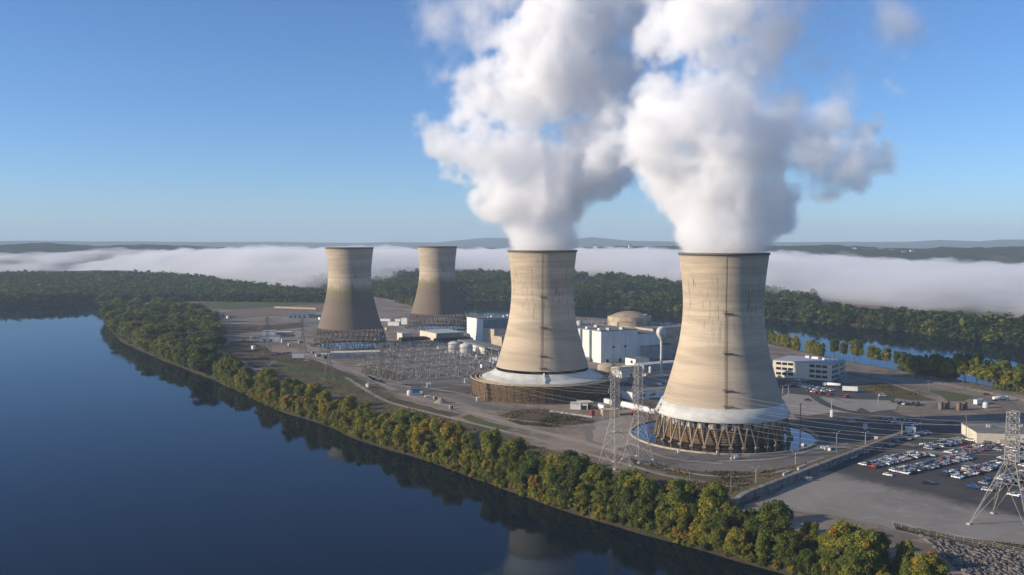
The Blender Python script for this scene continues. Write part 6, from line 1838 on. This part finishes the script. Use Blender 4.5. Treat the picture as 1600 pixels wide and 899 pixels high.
# trees along the other shore of the island
EB = polyline([q.xy for q in E_LINE], 1.0)
def east(px0, px1, step, off, kind, hr, ws, where, wide=1.0, jit=3):
    s = 0; k = 0
    while s < len(EB) - 6:
        a, b = EB[int(s)], EB[int(s) + 5]; d = (b - a).normalized(); nr = Vector((-d.y, d.x))
        if nr.y > 0: nr = -nr
        p_ = a + nr * (off + trng.uniform(-jit, jit)); px = column(p_)
        if px0 < px < px1:
            plant(p_.x, p_.y, -1.0, kind, trng.uniform(*hr), tone_pick(ws), where, k, group='trees along the far shore of the island', wide=wide); k += 1
        s += step * trng.uniform(.75, 1.3)
east(1196, 1292, 10, 10, 'far', (11, 16), (1, 3, 6, 4, 0), 'on the shore behind the office building')
east(1300, 1412, 11, 9, 'thin', (17, 25), (4, 5, 4, 0, 0), 'on the shore road past the office')
east(1412, 1505, 8.5, 14, 'wood', (15, 20), (9, 4, 1, 0, 0), 'in the dark grove')
east(1440, 1600, 10.0, 24, 'thin', (17, 24), (2, 4, 6, 3, .6), 'along the fence by the far shore road')
east(1490, 1640, 9, 9, 'thin', (19, 26), (3, 5, 5, 2, 0), 'on the far shore beyond the road bend')
east(1565, 1660, 9, 13, 'far', (19, 25), (3, 5, 4, 2, 0), 'at the far shore end')
east(600, 660, 12, 25, 'far', (15, 20), (7, 5, 2, 0, 0), 'on the shore between the idle towers')
fb = polyline(BANK, 1.0)
SEQ = {}
for T, tone, where, order, cat, group, kind in sorted(PLANTED, key=lambda q: q[3]):
    n_ = SEQ[tone, where, kind == 'shrub'] = SEQ.get((tone, where, kind == 'shrub'), 0) + 1
    tag(T, f"{ORD(n_)} {tone} {'shrub' if kind == 'shrub' else 'tree'} {where}, from the far end", cat, group)
print('trees', NTREE('tree'), 'shrubs', NTREE('shrub'))

# ------------------------------------------------------------------ woods that read as one mass
def woods(name, label, sites, seed, nq=64, size=1.9, hmin=14, hmax=24):
    rng = np.random.default_rng(seed)
    tmpl = []
    for i in range(6):
        V, ti = crown_data(900 + i + seed, 1.0, 0.34, 9, int(nq * 2.3), size / 20.0, 0.06, .2)
        tmpl.append((V, ti))
    VV, TT = [], []
    for j, (x, y, z) in enumerate(sites):
        V, ti = tmpl[j % 6]
        h = rng.uniform(hmin, hmax); w = h * rng.uniform(1.1, 1.7); a = rng.uniform(0, 6.28)
        ca_, sa_ = cos(a), sin(a)
        VV.append(np.stack([x + (V[:, 0] * ca_ - V[:, 1] * sa_) * w, y + (V[:, 0] * sa_ + V[:, 1] * ca_) * w, z + V[:, 2] * h], 1))
        TT.append(np.clip(ti - .14 + rng.normal() * .13, 0, 1))
    V = np.concatenate(VV); me = np_mesh(name, V, quads(len(V)), M_LEAF, fattr=np.concatenate(TT))
    o = link(name, me); o.color = (.30, 0, 0, 1)
    print(name, len(sites), len(V) // 4)
    return tag(o, label, kind='stuff')
wr = np.random.default_rng(8)
sites = []
for i in range(0, len(fb) - 8, 11):
    a, b = fb[i], fb[i + 6]; d = (b - a).normalized(); nr = Vector((d.y, -d.x))
    if nr.y < 0: nr = -nr
    px = column(a)
    if px > 2050: continue
    depth = interp(px, [400, 700, 1000, 1150, 1220, 1300, 1500, 2000], [420, 520, 520, 260, 55, 55, 130, 110])
    v = 1.0
    while v < depth:
        q = a + nr * (v + wr.uniform(-4, 4)) + d * wr.uniform(-5, 5)
        if wr.random() < .93 and not any(abs(q.x - h_.x * q.y / h_.y) < 11 and h_.y - 90 < q.y < h_.y + 14 for h_ in HOUSES): sites.append((q.x, q.y, bank_height(column(q), v) - .5))
        v += 10 + v * .045
woods('far_woods', 'woods on the opposite bank of the far river channel', sites, 1, 54, 1.9, 13, 22)
sites = []
for px in np.arange(-400, 516, 3.6):
    shore = interp(px, [-420, 0, 60, 130, 165, 520], [481, 480, 479, 476, 473, 470])
    q = G(px, shore, WATER_Z)
    if px > 160: q = G(px, interp(px, [165, 300, 420, 520], [474, 471, 472, 473]), 0)
    d = Vector((q.x, q.y)).normalized(); hill = interp(px, [-420, 0, 200, 260, 320, 400, 520], [16, 19, 20, 16, 11, 5, 1])
    r = 6.0 if px <= 160 else 3.0
    lim = interp(px, [0, 300, 420, 516], [950, 750, 300, 90])
    while r < lim:
        w = q.xy + d * (r + wr.uniform(-3, 3)) + Vector((wr.uniform(-3, 3), 0))
        z = ((-7 + 6.5 * min(1, r / 20.0)) + hill * min(1, max(0, r - 60) / 800.0)) if px <= 160 else (-2.0 + (r + 10) * .05 if r < 60 else 1.5 + hill * min(1, (r - 60) / 700.0))
        sites.append((w.x, w.y, z - .5)); r += 11 + r * .06
woods('bend_woods', 'woods along the river bend beyond the wooded point', sites, 2, 46, 2.0, 14, 22)

# ------------------------------------------------------------------ undergrowth and weeds
t = NT('weed_material')
at_ = t.n('Attribute', attribute_name='tint', attribute_type='GEOMETRY')
M_WEEDLEAF = t.bsdf(t.colramp(at_.outputs['Fac'], [(0.0, (0.030, 0.030, 0.013)), (0.35, (0.075, 0.06, 0.028)), (0.6, (0.135, 0.095, 0.045)), (0.8, (0.085, 0.095, 0.03)), (1.0, (0.19, 0.12, 0.05))]), 0.9, 0.1)
def weeds(name, label, pts, seed, size, hmax, tones, mat=None):
    rng = np.random.default_rng(seed); P_ = np.array(pts); n = len(P_)
    nr = rng.normal(size=(n, 3)) * .6 + np.array([0, 0, .6]); nr /= np.linalg.norm(nr, axis=1)[:, None]
    a = np.cross(nr, rng.normal(size=(n, 3))); a /= np.linalg.norm(a, axis=1)[:, None]; b = np.cross(nr, a)
    s = size * rng.uniform(.5, 1.3, n)[:, None]
    P_[:, 2] += rng.uniform(0.1, 1.0, n) ** 1.5 * hmax
    q = np.stack([P_ - a * s - b * s * .7, P_ + a * s - b * s * .6, P_ + a * s * .9 + b * s * .8, P_ - a * s * .8 + b * s * .7], 1).reshape(-1, 3)
    pa = hash_noise(P_[:, 0], P_[:, 1], 22.0, 3 + seed, 3)
    ti = tones[0] + (tones[1] - tones[0]) * np.clip(.5 + pa + rng.normal(size=n) * .12, 0, 1)
    o = link(name, np_mesh(name, q, quads(len(q)), mat or M_LEAF, fattr=ti)); o.color = (.5, 0, 0, 1)
    return tag(o, label, kind='stuff')
pts = []
for i in range(len(wl) - 8):
    a = wl[i]; px = column(a)
    if a.y < 240 or a.y > 1100 or px > 1500: continue
    d = (wl[i + 6] - a).normalized(); nr = Vector((d.y, -d.x))
    if nr.x < 0 and d.y > 0: nr = -nr
    for _ in range(44):
        o = trng.uniform(1.5, 30) if trng.random() < .6 else trng.uniform(1.5, 17)
        if hash_noise(np.array([a.x + o * 3.0]), np.array([a.y]), 16.0, 9, 2)[0] < -0.22: continue
        q = a + nr * o + Vector((trng.uniform(-1, 1), trng.uniform(-1, 1)))
        pts.append((q.x, q.y, bank_z(o)))
weeds('undergrowth', 'tangled undergrowth along the river bank', pts, 4, .5, 1.8, (.16, .62))
pts = []
for poly, dens in (([(778, 650), (800, 642), (850, 640), (905, 652), (935, 660), (900, 664), (860, 668), (810, 664)], 6000), ([(425, 562), (470, 566), (560, 594), (590, 606), (600, 622), (680, 650), (760, 672), (850, 704), (940, 736), (930, 750), (850, 730), (740, 690), (620, 650), (500, 612)], 26000),
                   ([(985, 718), (1060, 734), (1180, 740), (1260, 724), (1275, 730), (1190, 748), (1240, 746), (1180, 774), (1100, 782), (1010, 760)], 14000), ([(1335, 605), (1360, 599), (1400, 601), (1440, 615), (1465, 626), (1420, 625), (1380, 617)], 2200),
                   ([(1395, 818), (1500, 840), (1640, 858), (1640, 868), (1500, 852), (1400, 828)], 2200), ([(325, 512), (420, 508), (490, 504), (500, 510), (450, 514), (390, 520), (330, 522)], 1800), ([(335, 545), (380, 530), (420, 545), (440, 560), (400, 575), (370, 560)], 1500)):
    pg = [G(*q).xy for q in poly]; xs = [q.x for q in pg]; ys = [q.y for q in pg]; c_ = 0
    while c_ < dens:
        q = Vector((trng.uniform(min(xs), max(xs)), trng.uniform(min(ys), max(ys))))
        c_ += 1
        if inside(q, pg) and hash_noise(np.array([q.x]), np.array([q.y]), 14.0, 21, 3)[0] > -0.16: pts.append((q.x, q.y, 0.1))
weeds('weeds', 'clumps of autumn weeds on the open strips', pts, 6, .40, .8, (.0, 1.0), M_WEEDLEAF)

# ------------------------------------------------------------------ riprap
rs = np.random.default_rng(14)
poly = [G(x, y, -1).xy for x, y in [(1440, 842), (1520, 858), (1680, 880), (1760, 960), (1640, 990), (1540, 930), (1480, 880)]]
xs = [q.x for q in poly]; ys = [q.y for q in poly]
cube = np.array([(x, y, z) for z in (-1, 1) for y in (-1, 1) for x in (-1, 1)], float)
qf = np.array([(0, 2, 3, 1), (4, 5, 7, 6), (0, 1, 5, 4), (2, 6, 7, 3), (0, 4, 6, 2), (1, 3, 7, 5)])
VV, QQ, k = [], [], 0
for _ in range(9000):
    q = Vector((rs.uniform(min(xs), max(xs)), rs.uniform(min(ys), max(ys))))
    if not inside(q, poly) or q.y > 420: continue
    s_ = .16 + .8 * rs.random() ** 3
    v = cube * s_ * rs.uniform(.6, 1.15, (8, 3)) * np.array([1.2, 1, .7])
    a = rs.uniform(0, 6.28); v = np.stack([v[:, 0] * cos(a) - v[:, 1] * sin(a), v[:, 0] * sin(a) + v[:, 1] * cos(a), v[:, 2]], 1)
    VV.append(v + np.array([q.x, q.y, .15 + rs.uniform(-.1, .25)])); QQ.append(qf + k); k += 8
t = NT('riprap_rock')
n_ = t.noise(t.pos(), .9, 4, .65)
tag(link('riprap_stones', np_mesh('riprap_stones', np.concatenate(VV), np.concatenate(QQ), t.bsdf(t.mix(t.ramp01(n_, .35, .68), (.07, .065, .06), (.23, .215, .195)), .95, .15))), 'loose grey riprap stones on the bank', kind='stuff')
